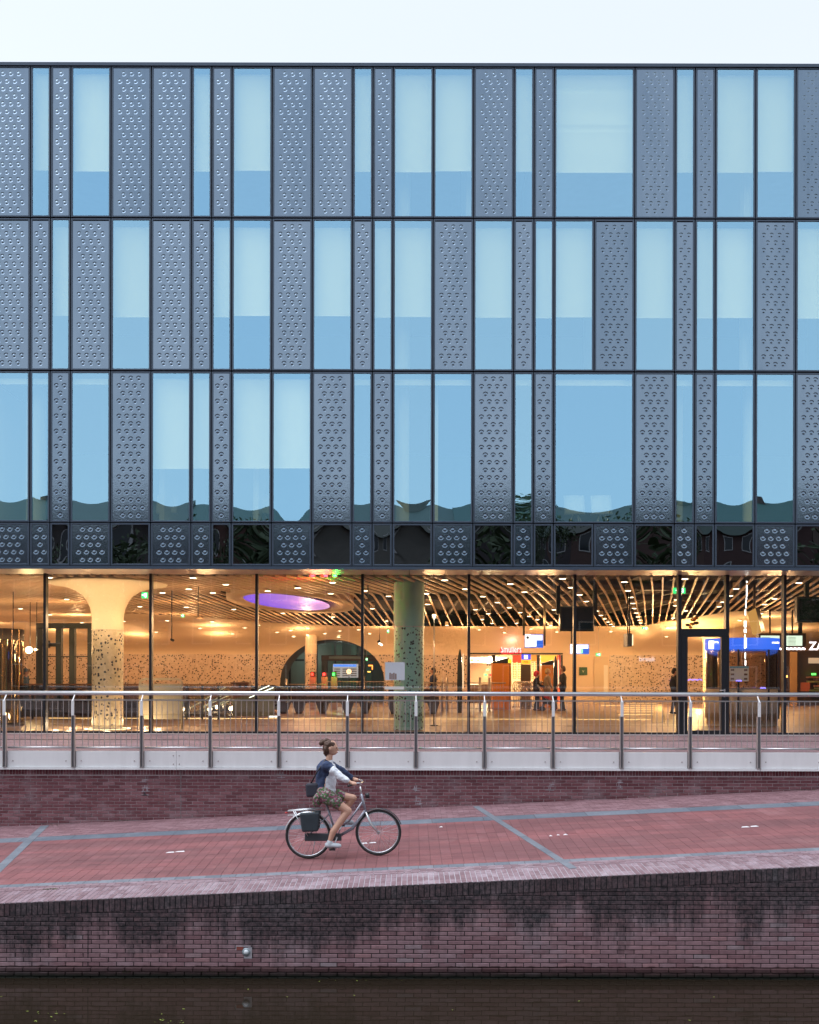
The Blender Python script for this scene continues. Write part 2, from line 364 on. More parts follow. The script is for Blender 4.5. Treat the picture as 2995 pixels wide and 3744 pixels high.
for u0, u1, v in ((609, 640, 3119.5), (643, 678, 3116.5), (1315, 1346, 3085), (1350, 1378, 3082.5), (2008, 2020, 3055.5), (2036, 2046, 3052), (2060, 2076, 3051), (1607, 1620, 3024), (2710, 2740, 3022), (2743, 2773, 3019.5)):
    (xa, ya), (xb, yb) = on_path(u0, v), on_path(u1, v - 1.5); h = 0.030; m = M()
    yb = ya = (ya + yb)/2
    m.hull8([(xa,ya-h,zp(xa,ya-h)-.002),(xb,ya-h,zp(xb,ya-h)-.002),(xb-.02,ya+h,zp(xb,ya+h)-.002),(xa+.03,ya+h,zp(xa,ya+h)-.002),
             (xa,ya-h,zp(xa,ya-h)+.0055),(xb,ya-h,zp(xb,ya-h)+.0055),(xb-.02,ya+h,zp(xb,ya+h)+.0055),(xa+.03,ya+h,zp(xa,ya+h)+.0055)])
    m.build('painted_dash', WHITE_P, cyc)

# ------------------------------------------------------------------ canal wall
def wall_bricks(parent, yf, zbot, ztopf, x0, x1, course, joint, L, mt, soldier_h, soldier_p, massname, limit=300, slope=True, zmin=None, jit=0.004, sold_mt=None, sd=.05):
    full, mass = [], M(); k = 0
    z = zbot
    while z < ztopf(x1) + 0.5 and z < ztopf(0) + 2:
        off = (L/2) * (k % 2) + R.uniform(-.004, .004); x = x0 - off
        while x < x1:
            xa, xb = x, x + L - joint; zt = z + course - joint
            la = ztopf(xa) - soldier_h - joint; lb = ztopf(xb) - soldier_h - joint
            if zmin and zt < min(zmin(xa), zmin(xb)): x += L; continue
            if zt <= min(la, lb): full.append((xa, xb, z, zt))
            elif z < max(la, lb) - 0.006:
                ta, tb = max(z + 0.002, min(zt, la)), max(z + 0.002, min(zt, lb)); dy = R.uniform(-jit, jit*0.3)
                mass.hull8([(xa,yf+dy,z),(xb,yf+dy,z),(xb,yf+.05,z),(xa,yf+.05,z),(xa,yf+dy,ta),(xb,yf+dy,tb),(xb,yf+.05,tb),(xa,yf+.05,ta)])
            x += L
        z += course; k += 1
    full.sort(key=lambda b: abs((b[0]+b[1])/2) + abs(b[2] - zbot)*0.1)
    w_, h_ = L - joint, course - joint
    me = M().bbox(-w_/2, w_/2, 0, 0.05, 0, h_, 0.0035).mesh('brick', mt)
    for i, (xa, xb, za, zb) in enumerate(full):
        dy = R.uniform(-jit, jit*0.3)
        if i < limit:
            link('brick', me, parent, ((xa+xb)/2, yf + dy, za), (R.uniform(-.006, .006), R.uniform(-.004, .004), R.uniform(-.006, .006)))
        else: mass.bbox(xa, xb, yf+dy, yf+.05, za, zb, 0.003)
    tag(mass.build(massname, mt, parent), kind='stuff')
    # upright bricks along the top, following its slope
    sl = []; x = x0
    while x < x1: sl.append(x + soldier_p/2); x += soldier_p
    sl.sort(key=abs); sm = M(); me = M().bbox(-(soldier_p-joint)/2, (soldier_p-joint)/2, 0, sd, -soldier_h, 0, 0.0035).mesh('upright_brick', sold_mt or mt)
    for i, x in enumerate(sl):
        zt = ztopf(x) - 0.004; dy = R.uniform(-jit, jit*.3)
        if i < limit: link('upright_brick', me, parent, (x, yf+dy, zt), (R.uniform(-.006, .006), R.uniform(-.01, .01), 0))
        else: sm.bbox(x-(soldier_p-joint)/2, x+(soldier_p-joint)/2, yf+dy, yf+sd, zt-soldier_h, zt, 0.003)
    if sm.v: tag(sm.build('upright_brick_row', sold_mt or mt, parent), kind='stuff')

qw = thing('quay_wall', 'long stained brick canal wall rising straight out of the dark water', 'wall', (0, YQ, WATER))
mm = M()
for a, b in ((-60, -16), (-16, -4.215), (-4.205, 16), (16, 60)):
    mm.hull8([(a,YQ+.010,-3.5),(b,YQ+.010,-3.5),(b,YQ+.5,-3.5),(a,YQ+.5,-3.5),(a,YQ+.010,zp(a,YQ)-.012),(b,YQ+.010,zp(b,YQ)-.012),(b,YQ+.5,zp(b,YQ)-.012),(a,YQ+.5,zp(a,YQ)-.012)])
mm.build('mortar', MORT_D, qw)
wall_bricks(qw, YQ, -2.455, lambda x: zp(x, YQ), -8.5, 8.5, 0.0588, 0.0105, 0.2225, BR_CANAL, 0.168, 0.0725, 'brickwork', sd=.0115)
lg = M(); me = M().bbox(-0.106, 0.106, 0, 0.09, 0, 0.052, 0.006).mesh('ledge_brick', BR_CANAL)
for k, z in enumerate((-2.518, -2.578, -2.638)):
    for i in range(int(17/0.2225)):
        x = -8.5 + i*0.2225 + 0.11*(k % 2)
        link('ledge_brick', me, qw, (x, YQ - 0.035 + R.uniform(-.004, .004), z), (R.uniform(-.01,.01), R.uniform(-.01,.01), 0))
jm = M().box(-4.216, -4.204, YQ - 0.001, YQ + 0.02, -2.46, zp(-4.2, YQ) - 0.01); jm.build('expansion_joint', BLACK, qw)
EFF = mat('lime_patch', (0.40, 0.38, 0.42), 0.95, 0, 0.25, 40)
xl, zl = px(903, 3482, YQ)
lamp = thing('wall_lamp', 'small round white light set in the brick canal wall above the water', 'light', (xl, YQ - 0.012, zl))
LW = mat('frosted_lamp_glass', (0.75, 0.8, 0.85), 0.3)
m = M(); m.add([(xl + .034*math.cos(t)*s_, YQ - y_, zl + .034*math.sin(t)*s_) for s_, y_ in ((1, .012), (0.8, .022), (0.35, .028)) for t in [2*math.pi*j/20 for j in range(20)]],
      [(i*20+j, i*20+(j+1)%20, (i+1)*20+(j+1)%20, (i+1)*20+j) for i in range(2) for j in range(20)] + [tuple(range(40, 60))], True)
m.build('lens', LW, lamp)
m = M(); m.add([(xl + r*math.cos(t), YQ - y_, zl + r*math.sin(t)) for r, y_ in ((.034, .014), (.052, .012), (.056, -.006)) for t in [2*math.pi*j/20 for j in range(20)]],
      [(i*20+j, i*20+(j+1)%20, (i+1)*20+(j+1)%20, (i+1)*20+j) for i in range(2) for j in range(20)], True)
m.build('ring', mat('grey_lamp_ring', (0.3, 0.36, 0.4), 0.4, 0.3), lamp)
m = M(); m.box(xl-.03, xl+.075, YQ-.0045, YQ+.004, zl-.085, zl-.05); m.box(xl+.02, xl+.075, YQ-.0047, YQ+.004, zl-.05, zl+.06); m.box(xl-.13, xl+.06, YQ-.005, YQ+.004, zl+.072, zl+.08); m.box(xl-.14, xl-.13, YQ-.005, YQ+.004, zl+.022, zl+.08)
m.build('mortar_patch', EFF, qw)
M().bbox(xl-.128, xl-.04, YQ-.0065, YQ+.004, zl+.024, zl+.07).build('new_brick', mat('bright_red_brick', (0.28, 0.07, 0.055), 0.85, 0, .2, 20), qw)

# ------------------------------------------------------------------ retaining wall below the terrace
rw = thing('retaining_wall', 'dark red brick retaining wall between the red cycle path and the white railing base', 'wall', (0, YW, -1.137))
mm = M()
for a, b in ((-60, -16), (-16, 16), (16, 60)):
    mm.box(a, b, YW + .008, YW + .4, -3.4, -0.40)
mm.build('mortar', MORT_L, rw)
wall_bricks(rw, YW, -0.42 - 0.112 - 0.0605*18, lambda x: -0.418, -9.5, 9.5, 0.0605, 0.0105, 0.2115, BR_UPPER, 0.098, 0.0565, 'brickwork', zmin=lambda x: zp(x, YW) - 0.02, jit=0.003)
xj = X(662, YW); M().box(xj-.008, xj+.008, YW-.002, YW+.02, zp(xj, YW), -0.42).build('expansion_joint', mat('grey_joint', (0.2, 0.18, 0.19), .9), rw)
# lime runs on the joints
for u, v, hh in ((532, 2838, 24), (532, 2872, 14), (532, 2896, 12), (1030, 2818, 22), (1522, 2850, 50), (1530, 2905, 30), (2015, 2848, 40), (2262, 2845, 30)):
    x, z = px(u, v, YW); m = M()
    for q in range(4):
        xx = x + R.uniform(-.04, .04); zz = z - R.uniform(0, hh/193); m.box(xx-.006, xx+.006, YW-.0042, YW, zz-.05, zz)
        m.box(xx-R.uniform(.02, .08), xx+R.uniform(.02, .08), YW-.0044, YW, zz-.058, zz-.049)
    m.build('lime_run', EFF, rw)

# ------------------------------------------------------------------ terrace
TERR, n, l, p = newmat('terrace_paving')
g_ = n.new('ShaderNodeNewGeometry'); br = n.new('ShaderNodeTexBrick'); br.inputs['Scale'].default_value = 1.0
br.inputs['Brick Width'].default_value = 0.21; br.inputs['Row Height'].default_value = 0.07; br.inputs['Mortar Size'].default_value = 0.006
br.inputs['Color1'].default_value = (0.25, 0.155, 0.175, 1); br.inputs['Color2'].default_value = (0.35, 0.235, 0.265, 1); br.inputs['Mortar'].default_value = (0.16, 0.10, 0.11, 1)
l.new(g_.outputs['Position'], br.inputs['Vector']); t = noise_node(n, l, (0.6, 1, 1), 3, 4)
l.new(mixc(n, l, 0.5, br.outputs['Color'], ramp(n, l, t.outputs[0], [(0.3, 0.5), (0.7, 1.0)]).outputs[0], 'MULTIPLY'), p.inputs['Base Color']); p.inputs['Roughness'].default_value = 0.8
tm = M()
tm.hull8([(-60,YW-.02,-.4),(60,YW-.02,-.4),(60,YG+.4,-.4),(-60,YG+.4,-.4),(-60,YW-.02,-.070),(60,YW-.02,-.070),(60,YG-.35,-.006),(-60,YG-.35,-.006)])
tag(tm.build('terrace', TERR), kind='structure')
tb = M(); xx = -10.0
while xx < 10.0:
    tb.box(xx, xx + .596, YG - .36, YG - .05, -.05, .004 + R.uniform(-.002, .002)); xx += .6
tag(tb.build('terrace_edge_slabs', mat('pale_slab', (0.42, 0.36, 0.37), .8, 0, .25, 6)), kind='structure')
td = M().hull8([(-60, 20.05, -.05), (60, 20.05, -.05), (60, 20.13, -.05), (-60, 20.13, -.05), (-60, 20.05, -.0245), (60, 20.05, -.0245), (60, 20.13, -.0225), (-60, 20.13, -.0225)])
tag(td.build('drain_slot', BLACK), kind='structure')
# terrace top behind the shop front and under the building
mb = M(); mb.box(-60, 60, YG + .36, 70, -0.6, -.004); tag(mb.build('building_base', EARTH), kind='structure')
# path body
pb = M(); 
for a, b in ((-60, -16), (-16, 16), (16, 60)):
    pb.hull8([(a,YQ+.45,-3.45),(b,YQ+.45,-3.45),(b,YW+.05,-3.45),(a,YW+.05,-3.45),(a,YQ+.45,zp(a,YQ+.45)-.2),(b,YQ+.45,zp(b,YQ+.45)-.2),(b,YW+.05,zp(b,YW+.05)-.2),(a,YW+.05,zp(a,YW+.05)-.2)])
tag(pb.build('embankment', EARTH), kind='structure')

# floating leaves and weeds
LEAF = mat('floating_leaf', (0.16, 0.2, 0.03), 0.6, 0, .3, 30)
lv = M()
for k in range(46):
    u, v = R.choice([(R.uniform(560, 680), R.uniform(3728, 3743)), (R.uniform(0, 2995), R.uniform(3600, 3743)), (R.uniform(1150, 1500), R.uniform(3575, 3590)), (R.uniform(90, 240), R.uniform(3700, 3740))])
    y = F*(CZ - WATER)/(v - VH); x = (u - CU)*y/F; a = R.uniform(0, 6.3); s_ = R.uniform(.004, .015)
    if y > YQ - .1: continue
    lv.add([(x + s_*math.cos(a+t)*k_, y + s_*math.sin(a+t)*k_*1.2, WATER + .004) for t, k_ in ((0, 1.6), (1.2, .7), (2.3, .8), (3.14, 1.5), (4, .8), (5.2, .7))], [(0,1,2,3,4,5)])
tag(lv.build('floating_leaves', LEAF), 'scattered yellow green leaves and duckweed afloat on the dark canal', kind='stuff')
wd = M(); WEED = mat('weed_green', (0.07, 0.10, 0.025), 0.7, 0, .4, 20)
for (ua, ub, v) in ((165, 220, 3020), (410, 480, 2999), (2250, 2300, 2921), (2360, 2400, 2917), (2990, 2920, 2884)):
    for k in range(26):
        x, y = on_path(R.uniform(ua, ub), v + R.uniform(-2, 3)); y = min(y, YW - .01); z = zp(x, y); a = R.uniform(0, 6.3); h = R.uniform(.006, .024)
        wd.add([(x - .005*math.cos(a), y - .005*math.sin(a), z), (x + .005*math.cos(a), y + .005*math.sin(a), z), (x + R.uniform(-.02, .02), y + R.uniform(-.02, .01), z + h)], [(0, 1, 2)])
for k in range(40):
    x, y = on_path(R.uniform(155, 205), 3258); y = 12.80 + R.uniform(-.01, .02); z = zp(x, y); h = R.uniform(.006, .02)
    wd.add([(x-.006, y, z), (x+.006, y, z), (x + R.uniform(-.02, .02), y + R.uniform(-.02, .02), z + h)], [(0, 1, 2)])
for (ua, ub) in ((730, 830), (1335, 1400), (450, 480), (2880, 2980)):
    for k in range(36):
        x = X(R.uniform(ua, ub), YQ - .04); z = -2.53 + R.uniform(0, .03); h = R.uniform(.004, .016)
        wd.add([(x-.005, YQ-.038, z), (x+.005, YQ-.040, z), (x + R.uniform(-.012, .012), YQ-.05, z + h)], [(0, 1, 2)])
tag(wd.build('weeds', WEED), 'tiny green weeds in the paving joints and on the wet ledge of the wall', kind='stuff')
# ------------------------------------------------------------------ railing on the terrace edge
rl = thing('railing', 'long stainless steel railing with thick handrail, thin balusters and pale kick panels', 'railing', (0, YW - .06, -.4))
x0r, x1r = -10.4, 10.4
posts = [X(24.5, 17.6) + 1.2915*i for i in range(-2, 15)]
m = M(); m.tube([(x0r, YW, 1.026), (x1r, YW, 1.026)], 0.041, 14); m.build('handrail', STEEL, rl)
m = M(); m.box(x0r, x1r, YW - .065, YW - .045, 0.885, 0.910); m.build('upper_rail', STEEL, rl)
pl = M(); pl.bbox(-.028, .028, -.012, 0, 0, .285, .002); pl_me = pl.mesh('post_plate', PLATE)
br_ = M(); br_.hull8([(-.008,-.03,0),(.008,-.03,0),(.008,.0,0),(-.008,.0,0),(-.008,.105,.135),(.008,.105,.135),(.008,.135,.135),(-.008,.135,.135)]); br_me = br_.mesh('bracket', PLATE)
po = M(); po.box(-.032, -.020, -.055, .0, -.36, .61); po.box(.020, .032, -.055, .0, -.36, .61); po.box(-.0195, .0195, -.020, -.006, -.36, .61, mi=1); po.box(-.036, .036, -.056, 0.0, -.368, -.36)
po_me = po.mesh('post', [STEELD, mat('dark_gap', (.2, .2, .22), .6)])
for x in posts:
    p_ = link('post', po_me, rl, (x, 17.55, 0)); link('post_plate', pl_me, p_, (x, 17.495, .605)); link('bracket', br_me, p_, (x, 17.50, .88))
ba = M(); ba.tube([(0, 0, 0), (0, 0, .885)], .0065, 8, False); ba_me = ba.mesh('baluster', STEELD)
kb = M(); kb.lathe([(0, -.012), (.009, -.010), (.013, 0)], (0, 0, 0), 10); bo_me = kb.mesh('bolt', STEELD)
for i, x in enumerate(posts[:-1]):
    xn = posts[i+1]
    for k in range(11): link('baluster', ba_me, rl, (x + .163 + .1030*k, YW - .055, 0))
    m = M(); m.tube([(x + .045, YW - .055, -.002), (xn - .045, YW - .055, -.002)], .019, 8); m.build('lower_rail', STEEL, rl)
    seam = []
    if abs((x + xn)/2 - X(648, 17.6)) < .64: seam = [X(648, 17.6)]
    xs = [x + .040] + seam + [xn - .040]
    for a, b in zip(xs, xs[1:]):
        kp = M().bbox(a + .003, b - .003, 17.545, 17.553, -.372, -.066, .002).build('kick_panel', PLATE, rl, ((a+b)/2, 17.55, -.37))
        bx = [(a + .105, -.25)] if a == xs[0] else [(a + .055, -.15), (a + .055, -.31)]
        bx += [(b - .105, -.25)] if b == xs[-1] else [(b - .055, -.15), (b - .055, -.31)]
        for (q, z) in bx: link('bolt', bo_me, kp, (q, 17.545, z), (-math.pi/2, 0, 0))
xs = [x0r] + [X(u, 17.53) for u in (275, 648, 1277, 1775, 2275, 2780)] + [x1r]
for a, b in zip(xs, xs[1:]): M().box(a + .004, b - .004, 17.515, 17.62, -.416, -.376).build('ledge', PLATE, rl)
M().box(x0r, x1r, 17.555, YW + .02, -.37, -.10).build('backing', STEELD, rl)
# ------------------------------------------------------------------ station building
bld = thing('station_building', 'long glass and dark panel building with a lit ground floor hall', 'building', (0, YF, 0))
def xk(k): return X(107, YF) + k * 73.68 / 162.68
ZR = [(11.665, 15.055), (8.225, 11.635), (4.810, 8.195), (3.835, 4.785)]       # rows from the top
ZTOP = 15.125
ROWS = [
 [(-14,-12,'P'),(-12,-10,'W'),(-10,-9,'P'),(-9,-8,'W'),(-8,-6,'P'),(-6,-4,'W'),(-4,-2,'W'),(-2,0,'P'),(0,1,'W'),(1,2,'P'),(2,4,'W'),(4,6,'P'),(6,8,'P'),(8,9,'W'),(9,10,'P'),(10,12,'W'),(12,14,'P'),(14,16,'P'),(16,17,'W'),(17,18,'P'),(18,20,'W'),(20,22,'W'),(22,24,'P'),(24,25,'W'),(25,26,'P'),(26,30,'W'),(30,32,'P'),(32,33,'W'),(33,34,'P'),(34,36,'W'),(36,38,'W'),(38,40,'P'),(40,41,'W'),(41,42,'P'),(42,44,'W'),(44,46,'P'),(46,48,'W'),(48,50,'P'),(50,52,'W')],
 [(-14,-12,'W'),(-12,-10,'P'),(-10,-8,'W'),(-8,-7,'P'),(-7,-6,'W'),(-6,-4,'P'),(-4,-2,'W'),(-2,0,'P'),(0,1,'P'),(1,2,'W'),(2,4,'P'),(4,6,'W'),(6,8,'P'),(8,9,'P'),(9,10,'W'),(10,12,'W'),(12,14,'P'),(14,16,'W'),(16,17,'P'),(17,18,'W'),(18,20,'W'),(20,22,'P'),(22,24,'W'),(24,25,'P'),(25,26,'W'),(26,28,'W'),(28,30,'P'),(30,32,'W'),(32,33,'P'),(33,34,'W'),(34,36,'W'),(36,38,'P'),(38,40,'W'),(40,42,'P'),(42,44,'W'),(44,45,'P'),(45,46,'W'),(46,48,'P'),(48,50,'W'),(50,52,'P')],
 [(-14,-12,'P'),(-12,-10,'N'),(-10,-8,'P'),(-8,-6,'N'),(-6,-5,'P'),(-5,-4,'N'),(-4,-2,'P'),(-2,0,'N'),(0,1,'N'),(1,2,'P'),(2,4,'N'),(4,6,'P'),(6,8,'W'),(8,9,'W'),(9,10,'P'),(10,12,'W'),(12,14,'W'),(14,16,'P'),(16,17,'N'),(17,18,'P'),(18,20,'N'),(20,22,'N'),(22,24,'P'),(24,25,'N'),(25,26,'P'),(26,30,'N'),(30,32,'P'),(32,33,'N'),(33,34,'P'),(34,36,'N'),(36,38,'N'),(38,40,'P'),(40,41,'N'),(41,42,'P'),(42,44,'N'),(44,46,'P'),(46,48,'N'),(48,50,'P'),(50,52,'N')],
 [(-14,-12,'G'),(-12,-10,'P'),(-10,-8,'G'),(-8,-6,'P'),(-6,-4,'G'),(-4,-2,'G'),(-2,0,'P'),(0,1,'P'),(1,2,'G'),(2,4,'P'),(4,6,'G'),(6,8,'P'),(8,9,'P'),(9,10,'G'),(10,12,'G'),(12,14,'P'),(14,16,'G'),(16,17,'P'),(17,18,'G'),(18,20,'G'),(20,22,'P'),(22,24,'G'),(24,25,'P'),(25,26,'G'),(26,28,'G'),(28,30,'P'),(30,32,'G'),(32,33,'P'),(33,34,'G'),(34,36,'G'),(36,38,'P'),(38,40,'G'),(40,42,'P'),(42,44,'G'),(44,46,'P'),(46,48,'G'),(48,50,'P'),(50,52,'G')]]
BLINDZ = [Z(627, 21.1), Z(1158, 21.1), Z(1715, 21.1)]
# coated facade glass: mirrors the sky with a blue cast and lets the blinds show through
GLASS_W = coated('coated_blue_glass', (0.25, 0.46, 0.62), (0.61, 0.60, 0.40))
GLASS_S = glass('dark_spandrel_glass', 0.22, (0.03, 0.035, 0.045), (0.70, 0.82, 1.0), 0.0, 1.5)
GLASS_G = glass('clear_shop_glass', 0.09, (0.97, 0.99, 0.98), (1, 1, 1), 0.0, 1.45)
PANM, n, l, p = newmat('embossed_dark_glass'); n.remove(p)
df = n.new('ShaderNodeBsdfDiffuse'); df.inputs[0].default_value = (0.018, 0.026, 0.042, 1)
gl = n.new('ShaderNodeBsdfGlossy'); gl.inputs[0].default_value = (0.62, 0.77, 0.95, 1); gl.inputs['Roughness'].default_value = 0.11
t1 = noise_node(n, l, (1, 1, 1), 26, 4, 0.6); b_ = n.new('ShaderNodeBump'); b_.inputs['Strength'].default_value = 0.22; b_.inputs['Distance'].default_value = 0.004
l.new(t1.outputs[0], b_.inputs['Height']); l.new(b_.outputs[0], gl.inputs['Normal'])
mx = n.new('ShaderNodeMixShader'); fr = n.new('ShaderNodeFresnel'); fr.inputs[0].default_value = 1.5
oi_ = n.new('ShaderNodeObjectInfo'); td = noise_node(n, l, (1, 1, .18), 2.2, 5, .7); mr_ = n.new('ShaderNodeMath'); mr_.operation = 'MULTIPLY_ADD'; mr_.inputs[1].default_value = .5; l.new(oi_.outputs['Random'], mr_.inputs[0]); l.new(td.outputs[0], mr_.inputs[2])
l.new(ramp(n, l, mr_.outputs[0], [(.35, (.45, .62, .82)), (1.0, (.64, .82, 1.03))]).outputs[0], gl.inputs[0])
ad = n.new('ShaderNodeMath'); ad.operation = 'ADD'; ad.inputs[1].default_value = 0.30; l.new(fr.outputs[0], ad.inputs[0]); l.new(ad.outputs[0], mx.inputs[0])
l.new(df.outputs[0], mx.inputs[1]); l.new(gl.outputs[0], mx.inputs[2]); l.new(mx.outputs[0], n['Material Output'].inputs[0])
BLIND = mat('white_roller_blind', (0.86, 0.88, 0.86), 0.8, 0, 0.03, 2)
CEILW = mat('office_white', (0.62, 0.62, 0.60), 0.8); OFFW = mat('office_wall', (0.36, 0.37, 0.38), 0.9, 0, .2, .7); OFFF = mat('office_carpet', (0.06, 0.07, 0.08), 0.95)

# backing grid of mullions
gm = M(); xa, xb = xk(-14), xk(52)
gm.box(xa, xb, YF + .055, YF + .30, ZR[0][1] - .02, ZTOP - .07)
for zc in (11.65, 8.21, 4.7975): gm.box(xa, xb, YF + .052, YF + .16, zc - .045, zc + .045)
gm.box(xa, xb, YF + .052, YF + .30, 3.76, 3.84)
for row, (z0, z1) in zip(ROWS, ZR):
    for a, b, t in row: gm.box(xk(a) - .022, xk(a) + .022, YF + .050, YF + .14, z0 - .03, z1 + .03)
gm.build('mullion_grid', BLACK, bld)
cp = M(); cp.box(xa, xb, YF - .03, YF + .45, ZTOP - .07, ZTOP); cp.build('roof_edge', ALU, bld)
bm = M(); bm.box(xa, xb, YF - .012, YF + .048, 3.752, 3.822); bm.build('bottom_beam', ALU, bld)

def bumpy(w, h, nrows, wide):
    """glass panel w x h (local, centred in x, from z=0) with rows of pressed rings"""
    m = M(); rowh = 0.1708; colw = 0.1762; top = h - (h - nrows*rowh)/2
    m.add([(-w/2,0,top),(w/2,0,top),(w/2,0,h),(-w/2,0,h)], [(0,1,2,3)]); zb = top - nrows*rowh
    m.add([(-w/2,0,0),(w/2,0,0),(w/2,0,zb),(-w/2,0,zb)], [(0,1,2,3)])
    N = 16; Rr = 0.063
    prof = [(Rr, 0.0), (Rr*.86, .0046), (Rr*.66, .0082), (Rr*.50, .0060), (Rr*.30, .0003), (Rr*.12, -.0020)]
    for r in range(nrows):
        k = (3, 4)[r % 2] if wide else (1, 2)[r % 2]
        zc = top - rowh*(r + .5); xs = [(j - (k-1)/2)*colw for j in range(k)]
        x0, x1 = xs[0] - colw/2, xs[-1] + colw/2
        for a, b in ((-w/2, x0), (x1, w/2)):
            m.add([(a,0,zc-rowh/2),(b,0,zc-rowh/2),(b,0,zc+rowh/2),(a,0,zc+rowh/2)], [(0,1,2,3)])
        for xc in xs:
            hx, hz = colw/2, rowh/2
            sq = []
            for j in range(N):
                t = 2*math.pi*j/N; c, s_ = math.cos(t), math.sin(t); q = max(abs(c), abs(s_)); sq.append((xc + hx*c/q, 0, zc + hz*s_/q))
            rg = [(xc + r_*math.cos(2*math.pi*j/N), d, zc + r_*math.sin(2*math.pi*j/N)) for r_, d in prof for j in range(N)]
            base = len(m.v); m.v.extend(sq + rg + [(xc, -.0024, zc)])
            for ring in range(len(prof)):
                for j in range(N):
                    a, b = base + ring*N + j, base + ring*N + (j+1) % N
                    m.f.append((a, a + N, b + N, b)[::-1]); m.sm.append(ring > 0); m.mi.append(0)
            c = base + N*(len(prof)+1)
            for j in range(N):
                m.f.append((c - N + (j+1) % N, c - N + j, c)[::-1]); m.sm.append(True); m.mi.append(0)
    return m
FT = 0.036; GAP = 0.011
pan_me, frame_me = {}, {}
def frame_mesh(w, h):
    key = (round(w, 3), round(h, 3))
    if key not in frame_me:
        m = M(); t = FT
        for (a, b, c, d) in ((-w/2, -w/2 + t, 0, h), (w/2 - t, w/2, 0, h), (-w/2 + t, w/2 - t, 0, t), (-w/2 + t, w/2 - t, h - t, h)):
            m.bbox(a, b, 0, .05, c, d, .004)
        frame_me[key] = m.mesh('panel_frame', ALU)
    return frame_me[key]
def pillow(w, h, amp, tw, nx=10, nz=14):
    m = M(); vs = []
    for j in range(nz + 1):
        for i in range(nx + 1):
            a, b = i/nx*2 - 1, j/nz*2 - 1
            vs.append((a*w/2, amp*(1-a*a)*(1-b*b) + tw*a*b, (b+1)*h/2))
    m.add(vs, [(j*(nx+1)+i, j*(nx+1)+i+1, (j+1)*(nx+1)+i+1, (j+1)*(nx+1)+i) for j in range(nz) for i in range(nx)], True)
    return m
def fold(w, z0, z1, wav):
    m = M(); nz, nx = 40, 10; vs = []
    for j in range(nz + 1):
        for i in range(nx + 1):
            z = z0 + (z1-z0)*j/nz; f = j/nz
            vs.append((-w/2 + w*i/nx, wav*(math.exp(-((f-.86)/.012)**2)*1.0 + .6*math.exp(-((f-.45)/.012)**2) + .35*math.sin(f*22+.8*i/nx)*f), z))
    m.add(vs, [(j*(nx+1)+i, j*(nx+1)+i+1, (j+1)*(nx+1)+i+1, (j+1)*(nx+1)+i) for j in range(nz) for i in range(nx)], True)
    return m
Rf = random.Random(21)
for ri, (row, (z0, z1)) in enumerate(zip(ROWS, ZR)):
    for a, b, t in row:
        x0, x1 = xk(a) + GAP, xk(b) - GAP; w, h = x1 - x0, z1 - z0; xc = (x0 + x1)/2
        nm = 'embossed_panel' if t == 'P' else ('spandrel_panel' if t == 'G' else 'window')
        fr_ = link(nm, frame_mesh(w, h), bld, (xc, YF, z0))
        gw, gh = w - 2*FT, h - 2*FT
        if t == 'P':
            key = (b - a, ri == 3)
            if key not in pan_me: pan_me[key] = bumpy(gw, gh, 5 if ri == 3 else 19, b - a >= 2).mesh('embossed_glass', PANM)
            link('embossed_glass', pan_me[key], fr_, (xc, YF + .014, z0 + FT))
        elif t == 'G':
            link('pane', pillow(gw, gh, Rf.uniform(.0015, .004)*Rf.choice((1, 1, -1)), Rf.uniform(-.0008, .0008)).mesh('pane', GLASS_S), fr_, (xc, YF + .014, z0 + FT))
        else:
            amp = Rf.uniform(.0022, .0050) * (1 if Rf.random() < .85 else -.6)
            if b - a >= 4: amp = .006
            if ri == 2 and a == 12: amp = .012
            if b - a == 1: amp *= .4
            link('pane', pillow(gw, gh, amp, Rf.uniform(-.0010, .0010)).mesh('pane', GLASS_W), fr_, (xc, YF + .016, z0 + FT))
            if t == 'W':
                zb = BLINDZ[ri] + Rf.uniform(-.02, .02); 
                bl = fold(w + .06, 0, z1 - .05 - zb, .030 if (ri == 0 and b - a == 4) else .002)
                link('roller_blind', bl.mesh('roller_blind', BLIND), fr_, (xc, YF + .20, zb))
                m = M(); m.box(xc - w/2, xc + w/2, YF + .192, YF + .208, zb - .012, zb); m.build('blind_bar', BLIND, fr_)
            else:
                m = M(); m.box(x0 - .01, x1 + .01, YF + .20, YF + .215, z1 - .235, z1 - .10); m.build('roller_blind', BLIND, fr_)

# floors, ceilings and walls of the offices behind the windows
for i, (z0, z1) in enumerate(ZR[:3]):
    m = M(); m.box(xa, xb, YF + .165, YF + 9, z0 - .13, z0 - .02); m.build('office_floor', OFFF, bld)
    m = M(); m.box(xa, xb, YF + .60, YF + 9, z1 - .06, z1 + .02); m.build('office_ceiling', CEILW, bld)
    m = M(); m.box(xa, xb, YF + 6.5 + i*.5, YF + 6.7 + i*.5, z0 - .02, z1 - .06); m.build('office_wall', OFFW, bld)
    for q in range(9):
        xw = xa + 2.2 + q*3.3 + Rf.uniform(-1, 1); M().box(xw, xw + .12, YF + .75, YF + Rf.uniform(1.6, 5.5), z0 - .02, z1 - .06).build('office_partition', CEILW, bld)
    cu = [(1470, .17), (2722, .13)] if i < 2 else [(1470, .16), (2740, .16), (130, .22)]
    for u, r_ in cu:
        m = M(); xc = X(u, YF + .9); m.tube([(xc, YF + .9, z0 - .02), (xc, YF + .9, z1 - .06)], r_, 20, False); m.build('office_column', CEILW, bld)
CH = mat('office_chair_shell', (0.7, 0.72, 0.75), .5)
